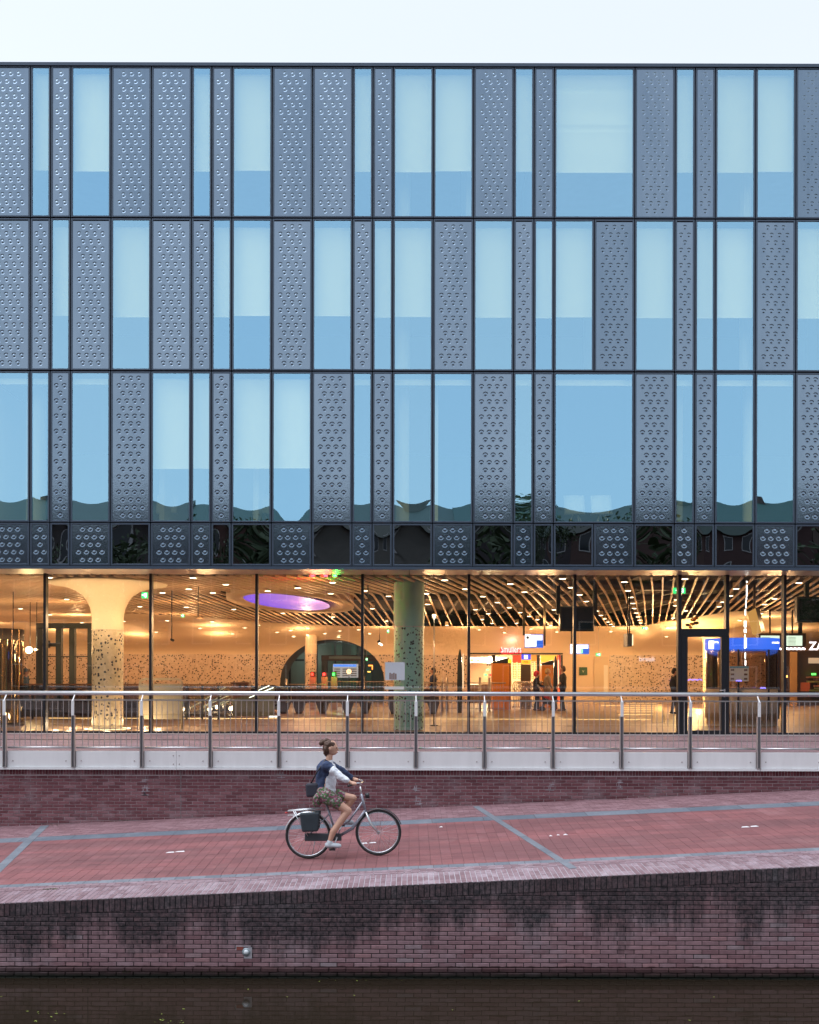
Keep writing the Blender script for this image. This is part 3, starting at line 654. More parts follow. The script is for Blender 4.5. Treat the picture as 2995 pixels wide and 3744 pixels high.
for u in (2105, 2205, 955, 600):     # chairs seen at the bottom of the first office floor
    x, y, z = X(u, YF + 1.2), YF + 1.2, 4.79; c = thing('office_chair', {2105: 'pale shell chair behind the widest first floor window, nearer its left edge', 2205: 'pale shell chair behind the widest first floor window, nearer its right edge', 955: 'pale shell chair behind the first floor window with a half drawn blind and sagging reflection', 600: 'pale shell chair behind the first floor window left of centre under a half drawn blind'}[u], 'chair', (x, y, z))
    m = M(); vs = [(x + (i/6-.5)*.5, y + .12*abs(i/6-.5) + .28*(1 - j/5)*0 + (.05*j if j > 2 else .22 - .07*j), z + .45 + (0 if j < 3 else (j-2)*.16)) for j in range(6) for i in range(7)]
    m.add(vs, [(j*7+i, j*7+i+1, (j+1)*7+i+1, (j+1)*7+i) for j in range(5) for i in range(6)], True); sh = m.build('seat_shell', CH, c)
    so_ = sh.modifiers.new('s', 'SOLIDIFY'); so_.thickness = .02
    for s1, s2 in ((-1, -1), (1, -1), (-1, 1), (1, 1)): m = M(); m.tube([(x + .05*s1, y + .12 + .05*s2, z + .45), (x + .22*s1, y + .12 + .2*s2, z)], .012, 6); m.build('leg', STEEL, c)

# roof, rear and side walls of the building
m = M(); m.box(xa, xb, YF + .45, 66, ZTOP - .4, ZTOP - .15); m.build('roof', mat('roof_gravel', (0.2, 0.2, 0.19), .95, 0, .2, 3), bld)
m = M(); m.box(xa - .3, xa, YF + .06, 66, 3.8, ZTOP - .1); m.box(xb, xb + .3, YF + .06, 66, 3.8, ZTOP - .1); m.box(xa, xb, 65.7, 66, 0, ZTOP - .4); m.build('rear_wall', OFFW, bld)
m = M(); m.box(xa, xb, YF + .165, YF + .30, 3.85, 4.68); m.build('spandrel_backing', BLACK, bld)

# soffit of the overhang
SOFF = mat('soffit_panel_paint', (0.42, 0.34, 0.30), .35, .1, .15, 2)
m = M(); m.box(xa, xb, YF + .06, YG + .15, 3.80, 3.84); m.build('soffit_backing', BLACK, bld)
xx = X(-700, YG)
while xx < X(3700, YG):
    m = M(); m.hull8([(xx+.006, YF+.065, 3.757),(xx+.826, YF+.065, 3.757),(xx+.826+.0, YG+.12, 3.757),(xx+.006, YG+.12, 3.757),(xx+.006, YF+.065, 3.80),(xx+.826, YF+.065, 3.80),(xx+.826, YG+.12, 3.80),(xx+.006, YG+.12, 3.80)])
    m.build('soffit_panel', SOFF, bld); xx += .832

# ------------------------------------------------------------------ glazing of the ground floor
def post_(u, w, y0=YG - .045, y1=YG + .11, z0=0.0, z1=3.757, name='mullion', mt=DARKF):
    x = X(u, YG); return M().bbox(x - w/2, x + w/2, y0, y1, z0, z1, .003).build(name, mt, bld)
US = [-1387, -999, -611, -223, 165, 551.5, 938.5, 1325, 1714, 2101, 2484, 2658, 2868, 3256, 3644, 4032]
for u in US: post_(u, .062 if u not in (2484, 2658) else .082)
M().box(X(-1387, YG), X(4032, YG), YG - .05, YG + .12, -.03, .047).build('sill', DARKF, bld)
Rg = random.Random(5)
for a, b in zip(US, US[1:]):
    if a == 2484: continue
    xa_, xb_ = X(a, YG) + .03, X(b, YG) - .03
    link('glazing_pane', pillow(xb_ - xa_, 3.70, Rg.uniform(-.003, .004), Rg.uniform(-.001, .001), 8, 10).mesh('glazing_pane', GLASS_G), bld, ((xa_+xb_)/2, YG + .02, .05))
# door
dr = M(); xl_, xr_ = X(2484, YG) + .042, X(2658, YG) - .042
zt = Z(2297, YG); zb_ = Z(2325, YG)
M().bbox(xl_, xr_, YG - .05, YG + .1, zb_, zt, .003).build('transom', DARKF, bld)
link('glazing_pane', pillow(xr_ - xl_, 3.75 - zt, .002, 0, 6, 6).mesh('glazing_pane', GLASS_G), bld, ((xl_+xr_)/2, YG + .02, zt))
dl, drr = X(2512, YG), X(2635, YG)
door = M().bbox(xl_, dl, YG - .06, YG + .03, .045, zb_, .003).bbox(drr, xr_, YG - .06, YG + .03, .045, zb_, .003).bbox(dl, drr, YG - .06, YG + .03, .045, Z(2668, YG), .003).bbox(dl, drr, YG - .058, YG + .03, zb_ - .012, zb_ - .001, .001).build('door', DARKF, bld, (X(2572, YG), YG, 0))
link('door_glass', pillow(drr - dl, zb_ - Z(2668, YG) - .02, .001, 0, 4, 6).mesh('door_glass', GLASS_G), door, ((dl+drr)/2, YG + .01, Z(2668, YG)))
xh = X(2646, YG); zh = Z(2521, YG)
m = M(); m.tube([(xh, YG - .06, zh), (xh, YG - .12, zh), (xh - .13, YG - .12, zh)], .010, 8); m.box(xh - .018, xh + .018, YG - .068, YG - .06, zh - .16, zh + .03); m.tube([(xh, YG - .07, zh - .11), (xh, YG - .09, zh - .11)], .014, 8)
m.build('door_handle', STEEL, door)
# ------------------------------------------------------------------ hall: floor, slatted ceiling, vault, back wall
YB = 47.0
WARM = (1.0, 0.56, 0.25)
FLO, n, l, p = newmat('polished_screed_floor')
t = noise_node(n, l, (1, 1, 1), 0.5, 4); l.new(mixc(n, l, t.outputs[0], (0.26, 0.17, 0.11), (0.34, 0.23, 0.15)), p.inputs['Base Color'])
p.inputs['Roughness'].default_value = 0.42; p.inputs['Specular IOR Level'].default_value = 0.6
CREAM = mat('cream_plaster', (0.70, 0.56, 0.42), 0.75, 0, .06, .6)
CREAML = mat('pale_cream_plaster', (0.74, 0.64, 0.48), 0.6)
SLAT = mat('oak_slat', (0.70, 0.48, 0.32), 0.45, 0, .2, 9)
PLEN = mat('plenum_black', (0.03, 0.022, 0.018), 0.9)
def mosaic(name, base, chip, scale, base2=None):
    m, n, l, p = newmat(name); g = n.new('ShaderNodeNewGeometry')
    wn_ = n.new('ShaderNodeTexNoise'); wn_.inputs['Scale'].default_value = scale*1.3; l.new(g.outputs['Position'], wn_.inputs['Vector'])
    va = n.new('ShaderNodeVectorMath'); va.operation = 'MULTIPLY_ADD'; va.inputs[1].default_value = (.05, .05, .05); l.new(wn_.outputs['Color'], va.inputs[0]); l.new(g.outputs['Position'], va.inputs[2])
    v = n.new('ShaderNodeTexVoronoi'); v.inputs['Scale'].default_value = scale; l.new(va.outputs[0], v.inputs['Vector'])
    s_ = n.new('ShaderNodeSeparateColor'); l.new(v.outputs['Color'], s_.inputs[0])
    a = n.new('ShaderNodeMath'); a.operation = 'GREATER_THAN'; a.inputs[1].default_value = 0.48; l.new(s_.outputs[0], a.inputs[0])
    b = n.new('ShaderNodeMapRange'); b.inputs[1].default_value = 0.42; b.inputs[2].default_value = 0.36; l.new(v.outputs['Distance'], b.inputs[0])
    k = n.new('ShaderNodeMath'); k.operation = 'MULTIPLY'; l.new(a.outputs[0], k.inputs[0]); l.new(b.outputs[0], k.inputs[1])
    c2 = mixc(n, l, s_.outputs[1], chip, tuple(x*2.2+.01 for x in chip))
    bb = mixc(n, l, s_.outputs[2], base, base2 or tuple(x*.8 for x in base))
    l.new(mixc(n, l, k.outputs[0], bb, c2), p.inputs['Base Color']); p.inputs['Roughness'].default_value = 0.35; return m
MOS_W = mosaic('wall_mosaic', (0.60, 0.47, 0.38), (0.012, 0.01, 0.012), 11.0)
MOS_C = mosaic('column_mosaic', (0.70, 0.58, 0.40), (0.02, 0.02, 0.03), 13.0)
MOS_G = mosaic('green_lit_column_mosaic', (0.42, 0.76, 0.66), (0.012, 0.018, 0.02), 14.0, (0.46, 0.78, 0.68))  # green lighting on the column is put into the mosaic colour
hx0, hx1 = X(-800, YB), X(3800, YB)
m = M(); m.box(hx0 - .2, hx1 + .2, YB + 14, YB + 14.2, 0, 4.6); m.box(hx0 - .2, hx1 + .2, YB, YB + 14.2, 4.6, 4.7); m.box(hx0 - .2, hx0, YG, YB + 14, 0, 4.6); m.box(hx1, hx1 + .2, YG, YB + 14, 0, 4.6); m.box(X(4032, YG), hx1, YG - .05, YG + .1, 0, 4.6); m.box(hx0, X(-1387, YG), YG - .05, YG + .1, 0, 4.6); m.build('side_wall', CREAM, bld)
m = M(); m.box(hx0, hx1, YG + .12, YB + 14, -.05, 0.0); tag(m.build('hall_floor', FLO), kind='structure')
def y_end(x_at, y=40):       # where the slatted ceiling gives way to the smooth vault
    u = CU + x_at * F / y
    pts = [(-800, 42), (120, 41), (230, 37), (300, 35.5), (620, 35.5), (800, 37.5), (950, 41), (1250, 44), (1700, 44), (2300, 43.5), (2420, 43), (2480, 33.5), (2800, 33), (3800, 34)]
    for (a, ya), (b, yb) in zip(pts, pts[1:]):
        if a <= u <= b: return ya + (yb - ya)*(u - a)/(b - a)
    return 36
ZC = 3.72
def vault_z(x, y):
    ye = y_end(x)
    if y <= ye: return ZC
    k = min(1, (y - ye)/(YB - ye)); return 2.44 + (ZC - .02 - 2.44)*math.sqrt(max(0, 1 - k**2.6))
def in_arch(x, z):
    u, v = CU + x*F/YB, VH - (z - CZ)*F/YB
    if v > 2560 or not (1015 < u < 1405): return False
    if v < 2490: 
        return ((u - 1215)/(190 - max(0, (v-2430))*-.0))**2 + ((v - 2490)/160)**2 < 1 if v < 2490 else True
    return 1024 < u < 1404
SHX0, SHX1, SHZ = X(1712, YB), X(2058, YB), Z(2388, YB)
def in_shop(x, z): return SHX0 < x < SHX1 and z < SHZ
AX, AZ, ARX, ARZ = X(1215, YB), 1.12, 190*YB/F, 2.06
def z_arch(x):
    q = (x - AX)/ARX
    return AZ + ARZ*math.sqrt(1 - q*q) if abs(q) < 1 else -1
def y_cut(x):
    za = z_arch(x)
    if za < 2.44: return YB
    ye = y_end(x); a, b = ye, YB
    for _ in range(30):
        c = (a + b)/2
        if vault_z(x, c) > za: a = c
        else: b = c
    return a
xs_ = []; x = hx0
while x < hx1:
    xs_.append(x); x += 0.05 if abs(x - AX) < ARX + .1 else 0.16
vm = M(); NY = 30; vs = []
for x in xs_:
    ye, yc = y_end(x), y_cut(x)
    for j in range(NY + 1):
        k = math.sin(j/NY*math.pi/2); y = ye + (yc - ye)*k; vs.append((x, y, vault_z(x, y)))
vm.add(vs, [(i*(NY+1) + j, i*(NY+1) + j + 1, (i+1)*(NY+1) + j + 1, (i+1)*(NY+1) + j) for i in range(len(xs_) - 1) for j in range(NY)], True)
vo = vm.build('hall_vault', CREAM); tag(vo, kind='structure')
aw = M(); rv = M(); prev = None
for x in [AX - ARX] + [q for q in xs_ if abs(q - AX) < ARX] + [AX + ARX]:
    za = max(z_arch(x), AZ if abs(x - AX) >= ARX - .001 else 0); cur = (x, y_cut(x), za)
    if prev:
        if min(prev[2], za) < 2.46: aw.add([(prev[0], YB, min(prev[2], 2.46)), (x, YB, min(za, 2.46)), (x, YB, 2.46), (prev[0], YB, 2.46)], [(0, 1, 2, 3)])
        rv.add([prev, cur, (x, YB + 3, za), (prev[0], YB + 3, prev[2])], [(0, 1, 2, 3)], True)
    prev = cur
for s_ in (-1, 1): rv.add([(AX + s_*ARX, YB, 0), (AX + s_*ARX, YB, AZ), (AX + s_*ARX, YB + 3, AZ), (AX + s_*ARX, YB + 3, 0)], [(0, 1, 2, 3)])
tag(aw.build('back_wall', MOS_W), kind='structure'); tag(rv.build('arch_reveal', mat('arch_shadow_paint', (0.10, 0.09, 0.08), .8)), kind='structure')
# back wall pieces
def bw(u0, u1, z0, z1, mt, dy=0.0, nm='back_wall'):
    m = M(); m.box(X(u0, YB), X(u1, YB), YB + dy, YB + .3 + dy, z0, z1); return tag(m.build(nm, mt), kind='structure')
bw(-800, 1025, 0, 2.46, MOS_W)
bw(1405, 1712, 0, 2.46, MOS_W); bw(2058, 2228, 0, 2.46, CREAM); bw(2228, 3800, 0, 2.46, MOS_W); bw(1712, 2058, SHZ, 2.46, CREAM)
# slatted ceiling
cl = M(); cl.box(hx0, hx1, YG + .13, YB, 4.45, 4.55); cl.box(hx0, hx1, YG + .13, YG + .2, 3.76, 4.45); cl_ = tag(cl.build('hall_ceiling', PLEN), kind='structure')
def slat_path(xs):
    u0 = CU + xs*F/YG; ks = [(-4000, .02), (700, .0), (1300, .03), (1900, .235), (2300, .26), (6000, .27)]
    k = .02
    for (a, ka), (b, kb) in zip(ks, ks[1:]):
        if a <= u0 <= b: k = ka + (kb-ka)*(u0-a)/(b-a)
    k0 = .27; pts = []; x = xs; y = YG + .2
    while True:
        pts.append((x, y)); kk = k0 if y < 25.2 else (k if y > 27.4 else k0 + (k-k0)*(y-25.2)/2.2)
        st = .55 if 24.8 < y < 27.8 else 2.4
        if y >= y_end(x) + .05 or y > 46: break
        x += kk*st; y += st
    return pts
OVAL = (X(1075, 30.3), 30.3, 1.78, 4.3)      # the open oval in the ceiling
def in_oval(x, y, g=0.0):
    ca, sa = math.cos(.10), math.sin(.10); a, b = x - OVAL[0], y - OVAL[1]
    a, b = a*ca - b*sa, a*sa + b*ca
    return (a/(OVAL[2] + g))**2 + (b/(OVAL[3] + g))**2 < 1
xs = -22.0; nsl = 0
while xs < 12.5:
    pts = slat_path(xs); runs, cur = [], []
    fine = []
    for (xa_, ya_), (xb_, yb_) in zip(pts, pts[1:]):
        kq = max(1, int((yb_-ya_)/.5)); fine += [(xa_ + (xb_-xa_)*q/kq, ya_ + (yb_-ya_)*q/kq) for q in range(kq)]
    fine.append(pts[-1])
    for q in fine:
        if in_oval(q[0], q[1], .1):
            if len(cur) > 1: runs.append(cur)
            cur = []
        else: cur.append(q)
    if len(cur) > 1: runs.append(cur)
    m = M(); w_, h_ = .022, .052
    for rn in runs:
        vs = []
        for (x, y) in rn: vs += [(x-w_, y, ZC), (x+w_, y, ZC), (x+w_, y, ZC+h_), (x-w_, y, ZC+h_)]
        m.add(vs, [(4*i+j, 4*i+(j+1)%4, 4*i+4+(j+1)%4, 4*i+4+j) for i in range(len(rn)-1) for j in range(4)] + [(3,2,1,0), tuple(len(vs)-4+j for j in range(4))])
    if m.v: m.build('slat', SLAT, cl_, (pts[0][0], pts[0][1], ZC)); nsl += 1
    xs += .272
# services above the slats
m = M()
for y, z, r_ in ((24.6, 4.2, .12), (28.5, 4.15, .16), (33.5, 4.2, .12)): m.tube([(hx0, y, z), (hx1, y, z)], r_, 8)
for k in range(26): x = -15 + 1.2*k; m.box(x, x + .09, YG + .3, 44, 4.25, 4.4)
m.build('duct', mat('grey_duct', (0.12, 0.11, 0.10), .6, .3), cl_)
# oval ring and its purple light
m = M(); N = 48; vs = []; ca, sa = math.cos(-.10), math.sin(-.10)
for (g, z) in ((.06, ZC + .5), (.06, ZC - .03), (-.42, ZC + .0), (-.55, ZC + .3)):
    for j in range(N):
        t = 2*math.pi*j/N; a, b = (OVAL[2] + g)*math.cos(t), (OVAL[3] + g*1.6)*math.sin(t); vs.append((OVAL[0] + a*ca - b*sa, OVAL[1] + a*sa + b*ca, z))
m.add(vs, [(i*N+j, i*N+(j+1)%N, (i+1)*N+(j+1)%N, (i+1)*N+j) for i in range(3) for j in range(N)], True)
ov = thing('ceiling_oval', 'cream oval ring in the slatted ceiling glowing violet inside', 'ceiling light', (OVAL[0], OVAL[1], ZC))
m.build('ring', mat('oval_rim_plaster', (0.62, 0.44, 0.30), .7), ov)
m = M(); m.add([(OVAL[0] - .25 + (OVAL[2] - .50)*math.cos(2*math.pi*j/N)*ca - (OVAL[3]-.8)*math.sin(2*math.pi*j/N)*sa, OVAL[1] + (OVAL[2]-.5)*math.cos(2*math.pi*j/N)*sa + (OVAL[3]-.8)*math.sin(2*math.pi*j/N)*ca, ZC + .02) for j in range(N)], [tuple(range(N))])
VIO, n, l, p = newmat('violet_light_panel'); g_ = n.new('ShaderNodeNewGeometry'); s_ = n.new('ShaderNodeSeparateXYZ'); l.new(g_.outputs[0], s_.inputs[0])
mr = n.new('ShaderNodeMapRange'); mr.inputs[1].default_value = OVAL[0] - 1.3; mr.inputs[2].default_value = OVAL[0] + 1.2; l.new(s_.outputs[0], mr.inputs[0])
l.new(mixc(n, l, mr.outputs[0], (0.16, 0.08, 1.0), (0.70, 0.34, 0.80)), p.inputs['Emission Color']); p.inputs['Emission Strength'].default_value = 0.105; p.inputs['Base Color'].default_value = (.2, .1, .4, 1)
m.build('light_panel', VIO, ov)

# ------------------------------------------------------------------ downlights
LL = []
for base, pts in ((0, "515,175 700,415 215,515 525,578 860,660 1300,645 1470,490"),
    (500, "590,187 935,255 545,305 270,345 800,343 1375,322 1690,290 520,495 1020,517 1535,555 320,637 795,648 205,757 665,717 1005,772 1137,710 1280,682 1475,755 1615,738 1650,800"),
    (1000, "620,232 255,292 960,318 1210,375 600,348 1040,505 625,595 1190,635 1605,347 1620,460 1690,600 360,715 178,737 210,800 355,782 540,770 695,740 685,800 895,727 1010,766"),
    (1500, "360,205 575,298 1050,243 1200,328 765,375 915,438 1040,492 685,513 1155,543 820,555 755,616 1250,582 1335,618 385,680 860,658 725,724 1270,716 990,755 1600,178 1690,278 1510,513 1475,677 1540,745 960,700 1120,655"),
    (1950, "485,355 555,425 665,525 710,570 750,607 785,640 815,665 815,740 840,685 955,220 995,310 1025,380 1045,445 1060,498 1083,545 1100,585 1115,620 1128,650 1590,180 1410,700 1400,793"),
    (2395, "850,288 790,363 712,428 670,477 320,522 1510,225 1255,392 1150,452 228,405 218,467 890,623 840,650 1110,548 190,597 185,630")):
    for q in pts.split():
        a, b = q.split(','); LL.append((base + float(a)/2.875, 2050 + float(b)/2.875))
def ceil_hit(u, v):
    y = YG + .3
    while y < YB - .1:
        x, z = px(u, v, y)
        if z >= vault_z(x, y) - .03: return x, y, vault_z(x, y)
        y += .05
    return None
LAMPE = emit('downlight_lens', (1.0, 0.80, 0.50), 14.0)
HOUS = mat('lamp_housing', (0.75, 0.62, 0.45), .5)
dl_m = M(); dl_m.lathe([(.085, .16), (.085, .0), (.105, -.012), (.108, .004)], (0, 0, 0), 14); dl_me = dl_m.mesh('housing', HOUS)
dn_m = M(); dn_m.disc((0, 0, .004), .078, n=14, flip=True); dn_me = dn_m.mesh('lens', LAMPE)
dv_m = M(); dv_m.lathe([(.13, .05), (.12, -.006), (.10, .0)], (0, 0, 0), 14); dv_me = dv_m.mesh('housing', HOUS)
BARS = [165, 551.5, 938.5, 1325, 1714, 2101, 2484, 2658, 2868]
BAYN = ['through the pane at the left edge', 'through the pane with the flared column', 'through the third pane from the left', 'through the pane over the long bench', 'through the pane with the pale green column', 'through the pane with the snack counter', 'through the pane left of the door', 'above the glass door', 'through the pane right of the door', 'through the pane at the right edge']
ORDN = ['topmost', 'second', 'third', 'fourth', 'fifth', 'sixth', 'seventh', 'eighth', 'ninth', 'tenth', 'eleventh', 'twelfth', '13th', '14th', '15th', '16th', '17th', '18th', '19th', '20th', '21st', '22nd', '23rd', '24th', '25th', '26th']
cnt = {}
for (u, v) in sorted(LL, key=lambda q: q[1]):
    h = ceil_hit(u, v)
    if not h: continue
    x, y, z = h; vt = z < ZC - .05 or y > y_end(x); bay = sum(u > b for b in BARS)
    k = cnt.get((bay, vt), 0); cnt[(bay, vt)] = k + 1
    gname = 'round downlights set in the smooth vault at the back' if vt else 'round downlights between the ceiling slats'
    lab = ('%s vault downlight' if vt else '%s slat ceiling downlight') % ORDN[k] + ' from the top seen ' + BAYN[bay]
    lab = lab.replace('topmost vault downlight from the top', 'topmost vault downlight').replace('topmost slat ceiling downlight from the top', 'topmost slat ceiling downlight')
    d = thing('downlight', lab, 'light', (x, y, z - .02), gname)
    link('housing', dl_me if not vt else dv_me, d, (x, y, z - .02)); link('lens', dn_me, d, (x, y, z - .035))
# unseen point lights added on a grid below the ceiling carry the downlights' light
def fill_point(u, v, power, col=WARM, ang=150, rad=.12, y=None):
    h = ceil_hit(u, v) if y is None else (*[X(u, y)], y, vault_z(X(u, y), y) - .06)
    if not h: return
    L = bpy.data.lights.new('lamp_and_fill_light', 'POINT'); L.energy = power; L.color = col; L.shadow_soft_size = rad
    o = bpy.data.objects.new('lamp_and_fill_light', L); COL.objects.link(o); o.location = (h[0], h[1], h[2] - (.85 if h[1] < 26 else .5)); return o
HALL = 0.122
for u, yy, pw_ in [(u, yy, pw_) for yy, pw_ in ((24.5, 42), (30, 84), (36, 120), (41.5, 130)) for u in range(-150, 3200, 420)]:
    fill_point(u + (yy*37 % 120), 0, pw_*HALL, y=yy)
for u in range(-100, 2650, 300):      # unseen point lights added under the vault to brighten the back wall
    fill_point(u, 0, 90*HALL, y=44.2, ang=175)

for u, col, lb in ((1143, (1, .03, .04), 'added red lamp for a reflected signal glow on the slats, left one of two'), (1190, (1, .03, .05), 'added red lamp for a reflected signal glow on the slats, right one of two'), (1223, (.05, 1, .08), 'added green lamp for a reflected signal glow on the slats beside two red ones')):  # added lamps tint the slats in place of red and green reflections
    x, z = px(u, 2104, YG + .30); t_ = thing('added_tint_lamp', lb, 'light', (x, YG + .3, z)); M().box(x - .045, x + .045, YG + .29, YG + .33, z - .03, z + .045).build('lens', emit('reflected_signal_glow', col, 12), t_); M().box(x - .055, x + .055, YG + .335, YG + .38, z - .04, z + .12).build('housing', DARKF, t_)
    point_ = bpy.data.lights.new('lamp_and_fill_light', 'POINT'); point_.energy = 1.6; point_.color = col; point_.shadow_soft_size = .04; po_ = bpy.data.objects.new('lamp_and_fill_light', point_); COL.objects.link(po_); po_.location = (x, YG + .8, 3.45)
# ------------------------------------------------------------------ columns
def column(u, y, label, mos, up, mz, rimr, n=40, ring=False, r0=.385):
    x = X(u, y); c = thing('column', label, 'column', (x, y, 0))
    m = M(); m.lathe([(r0, 0.0 if not ring else .10), (r0, mz)], (x, y, 0), n); m.build('shaft', mos, c)
    m = M()
    if rimr:
        k = rimr/1.48
        prof = [(r0+.004, mz), (r0 + .004, 2.85), (.43, 3.07), (.50, 3.24), (.62, 3.40), (.80, 3.52), (1.04, 3.61), (1.28, 3.655), (1.45, 3.68), (1.48, 3.715), (1.42, 3.75), (.3, 3.752)]
        prof = [(r if r < .45 else .45 + (r-.45)*(rimr-.45)/1.03, z) for r, z in prof]
    else: prof = [(r0+.004, mz), (r0 + .004, 3.90)]
    m.lathe(prof, (x, y, 0), 56); m.build('mushroom_head' if rimr else 'upper_shaft', up, c)
    m = M(); m.lathe([(r0 + .004, mz - .012), (r0 + .014, mz - .008), (r0 + .014, mz + .008), (r0 + .004, mz + .012)], (x, y, 0), n); m.build('band', STEEL if not ring else CREAML, c)
    return c, x, y
c1, x1, y1 = column(394, 23.75, 'mushroom column with speckled mosaic shaft and glowing cream flared head', MOS_C, mat('flared_cream_plaster', (0.80, 0.66, 0.46), .55), 2.52, 1.48, ring=True)
m = M()
for j in range(64):
    t = 2*math.pi*j/64; m.box(x1 + .36*math.cos(t) - .004, x1 + .36*math.cos(t) + .004, y1 + .36*math.sin(t) - .004, y1 + .36*math.sin(t) + .004, 0, .10)
m.lathe([(.30, 0), (.30, .1)], (x1, y1, 0), 24); m.build('base_grille', CREAML, c1)
RINGE = emit('ring_light', (1.0, 0.80, 0.45), 9.0)
m = M(); m.lathe([(.52, .004), (.56, .004)], (x1, y1, 0), 48); m.build('floor_ring_light', RINGE, c1)
def point(loc, power, col=WARM, rad=.1):
    L = bpy.data.lights.new('lamp_and_fill_light', 'POINT'); L.energy = power; L.color = col; L.shadow_soft_size = rad
    o = bpy.data.objects.new('lamp_and_fill_light', L); COL.objects.link(o); o.location = loc; return o
for k in range(8):                      # uplights round the foot of the glowing column
    t = 2*math.pi*k/8 + .3; point((x1 + 1.25*math.cos(t), y1 + 1.25*math.sin(t), .16), 1.9, (1.0, .72, .42), .08)
for k in range(5):
    t = math.pi*(1.1 + .2*k); point((x1 + .95*math.cos(t), y1 + 1.1*math.sin(t), 2.7), 2.0, (1.0, .66, .36), .2)
c2, x2, y2 = column(1495, 23.75, 'straight column with green light painted in and dark chipped mosaic, in front of the hall', MOS_G, mat('green_lit_plaster', (0.42, 0.72, 0.64), .6), 2.61, 0)  # plaster colour carries the same green lighting
column(1137, 46.0, 'slim speckled column standing in front of the dark arch', MOS_W, CREAM, 2.44, 0, r0=.29)
c4, x4, y4 = column(2604, 40.0, 'speckled column with wide flared head behind the blue topped kiosk', MOS_C, mat('deep_cream_plaster', (0.66, 0.50, 0.32), .6), 2.5, 2.3)
point((x4 - 1.3, y4 - 1.1, 2.3), 60, (1, .68, .28), .2); point((x4 - .9, y4 - 1.0, .3), 14, (1, .68, .3), .1)

# glowing floor lines and the tactile guide
m = M(); ly = F*CZ/(2629 - VH)
FLS = emit('glowing_floor_strip', (1.0, 0.66, 0.26), 2.6)
a = thing('glowing_floor_line', 'long thin warm glowing line across the hall floor', 'light', (0, ly, 0)); m.box(X(180, ly), X(2380, ly - .8*0), ly - .035, ly + .035, 0.0005, .006); m.build('strip', FLS, a)
BRS = mat('brass_floor_inlay', (0.85, 0.65, 0.4), .25, .8)
for k, (ua, ub, v) in enumerate(((2262, 2392, 2611), (2268, 2394, 2601), (2274, 2396, 2592.5), (2280, 2398, 2585), (2200, 2400, 2578), (2290, 2400, 2571.5))):  # emission stands in for light reflected off floor ridges
    yy = F*CZ/(v - VH); a = thing('glowing_floor_line', 'short glowing floor line imitating a reflection, %s of six beside the pale guide strip' % ('nearest', 'second', 'third', 'fourth', 'fifth', 'farthest')[k], 'light', (X((ua+ub)/2, yy), yy, 0), 'short glowing lines imitating floor reflections')
    m = M(); m.box(X(ua, yy), X(ub, yy), yy - .05, yy + .05, .0005, .006); m.build('strip', FLS, a)
gs = thing('guide_strip', 'pale ribbed tactile strip running straight into the hall', 'floor strip', (X(2413, 27.4), 27.4, 0)); GUI = mat('pale_guide_tile', (0.85, 0.74, 0.52), .5)
yy = 27.45
while yy < 46:
    xx = X(2413, yy)*1.0; m = M()
    for q in range(2): m.box(xx - .155 + .16*q, xx - .005 + .16*q, yy, yy + .29, .0005, .008)
    m.build('tile', GUI, gs); yy += .30
# ------------------------------------------------------------------ the far bank (behind the camera, seen only mirrored in the glass)
ob = M(); ob.box(-400, 400, -900, 0.5, -3.5, -.30); tag(ob.build('opposite_bank', mat('opposite_paving', (0.13, 0.10, 0.10), .9, 0, .3, 1.5)), kind='structure')
HR = random.Random(12)
WINM, n, l, p = newmat('house_window_glass'); p.inputs['Base Color'].default_value = (.02, .025, .03, 1); p.inputs['Roughness'].default_value = .1
TRIM = mat('white_window_trim', (.45, .44, .42), .6)
DOORM = mat('dark_green_door', (.02, .05, .035), .5)
cols = [(.17, .12, .09), (.09, .045, .04), (.13, .10, .085), (.07, .06, .055), (.11, .055, .045), (.15, .14, .12), (.06, .05, .05), (.10, .06, .05), (.08, .045, .04), (.12, .09, .07), (.09, .07, .06)]
words = ['tan', 'dark red', 'brown', 'dark grey', 'reddish brown', 'pale grey', 'charcoal', 'russet', 'maroon', 'sand coloured', 'umber']
x = -52; hi = 0; HY = -22.0
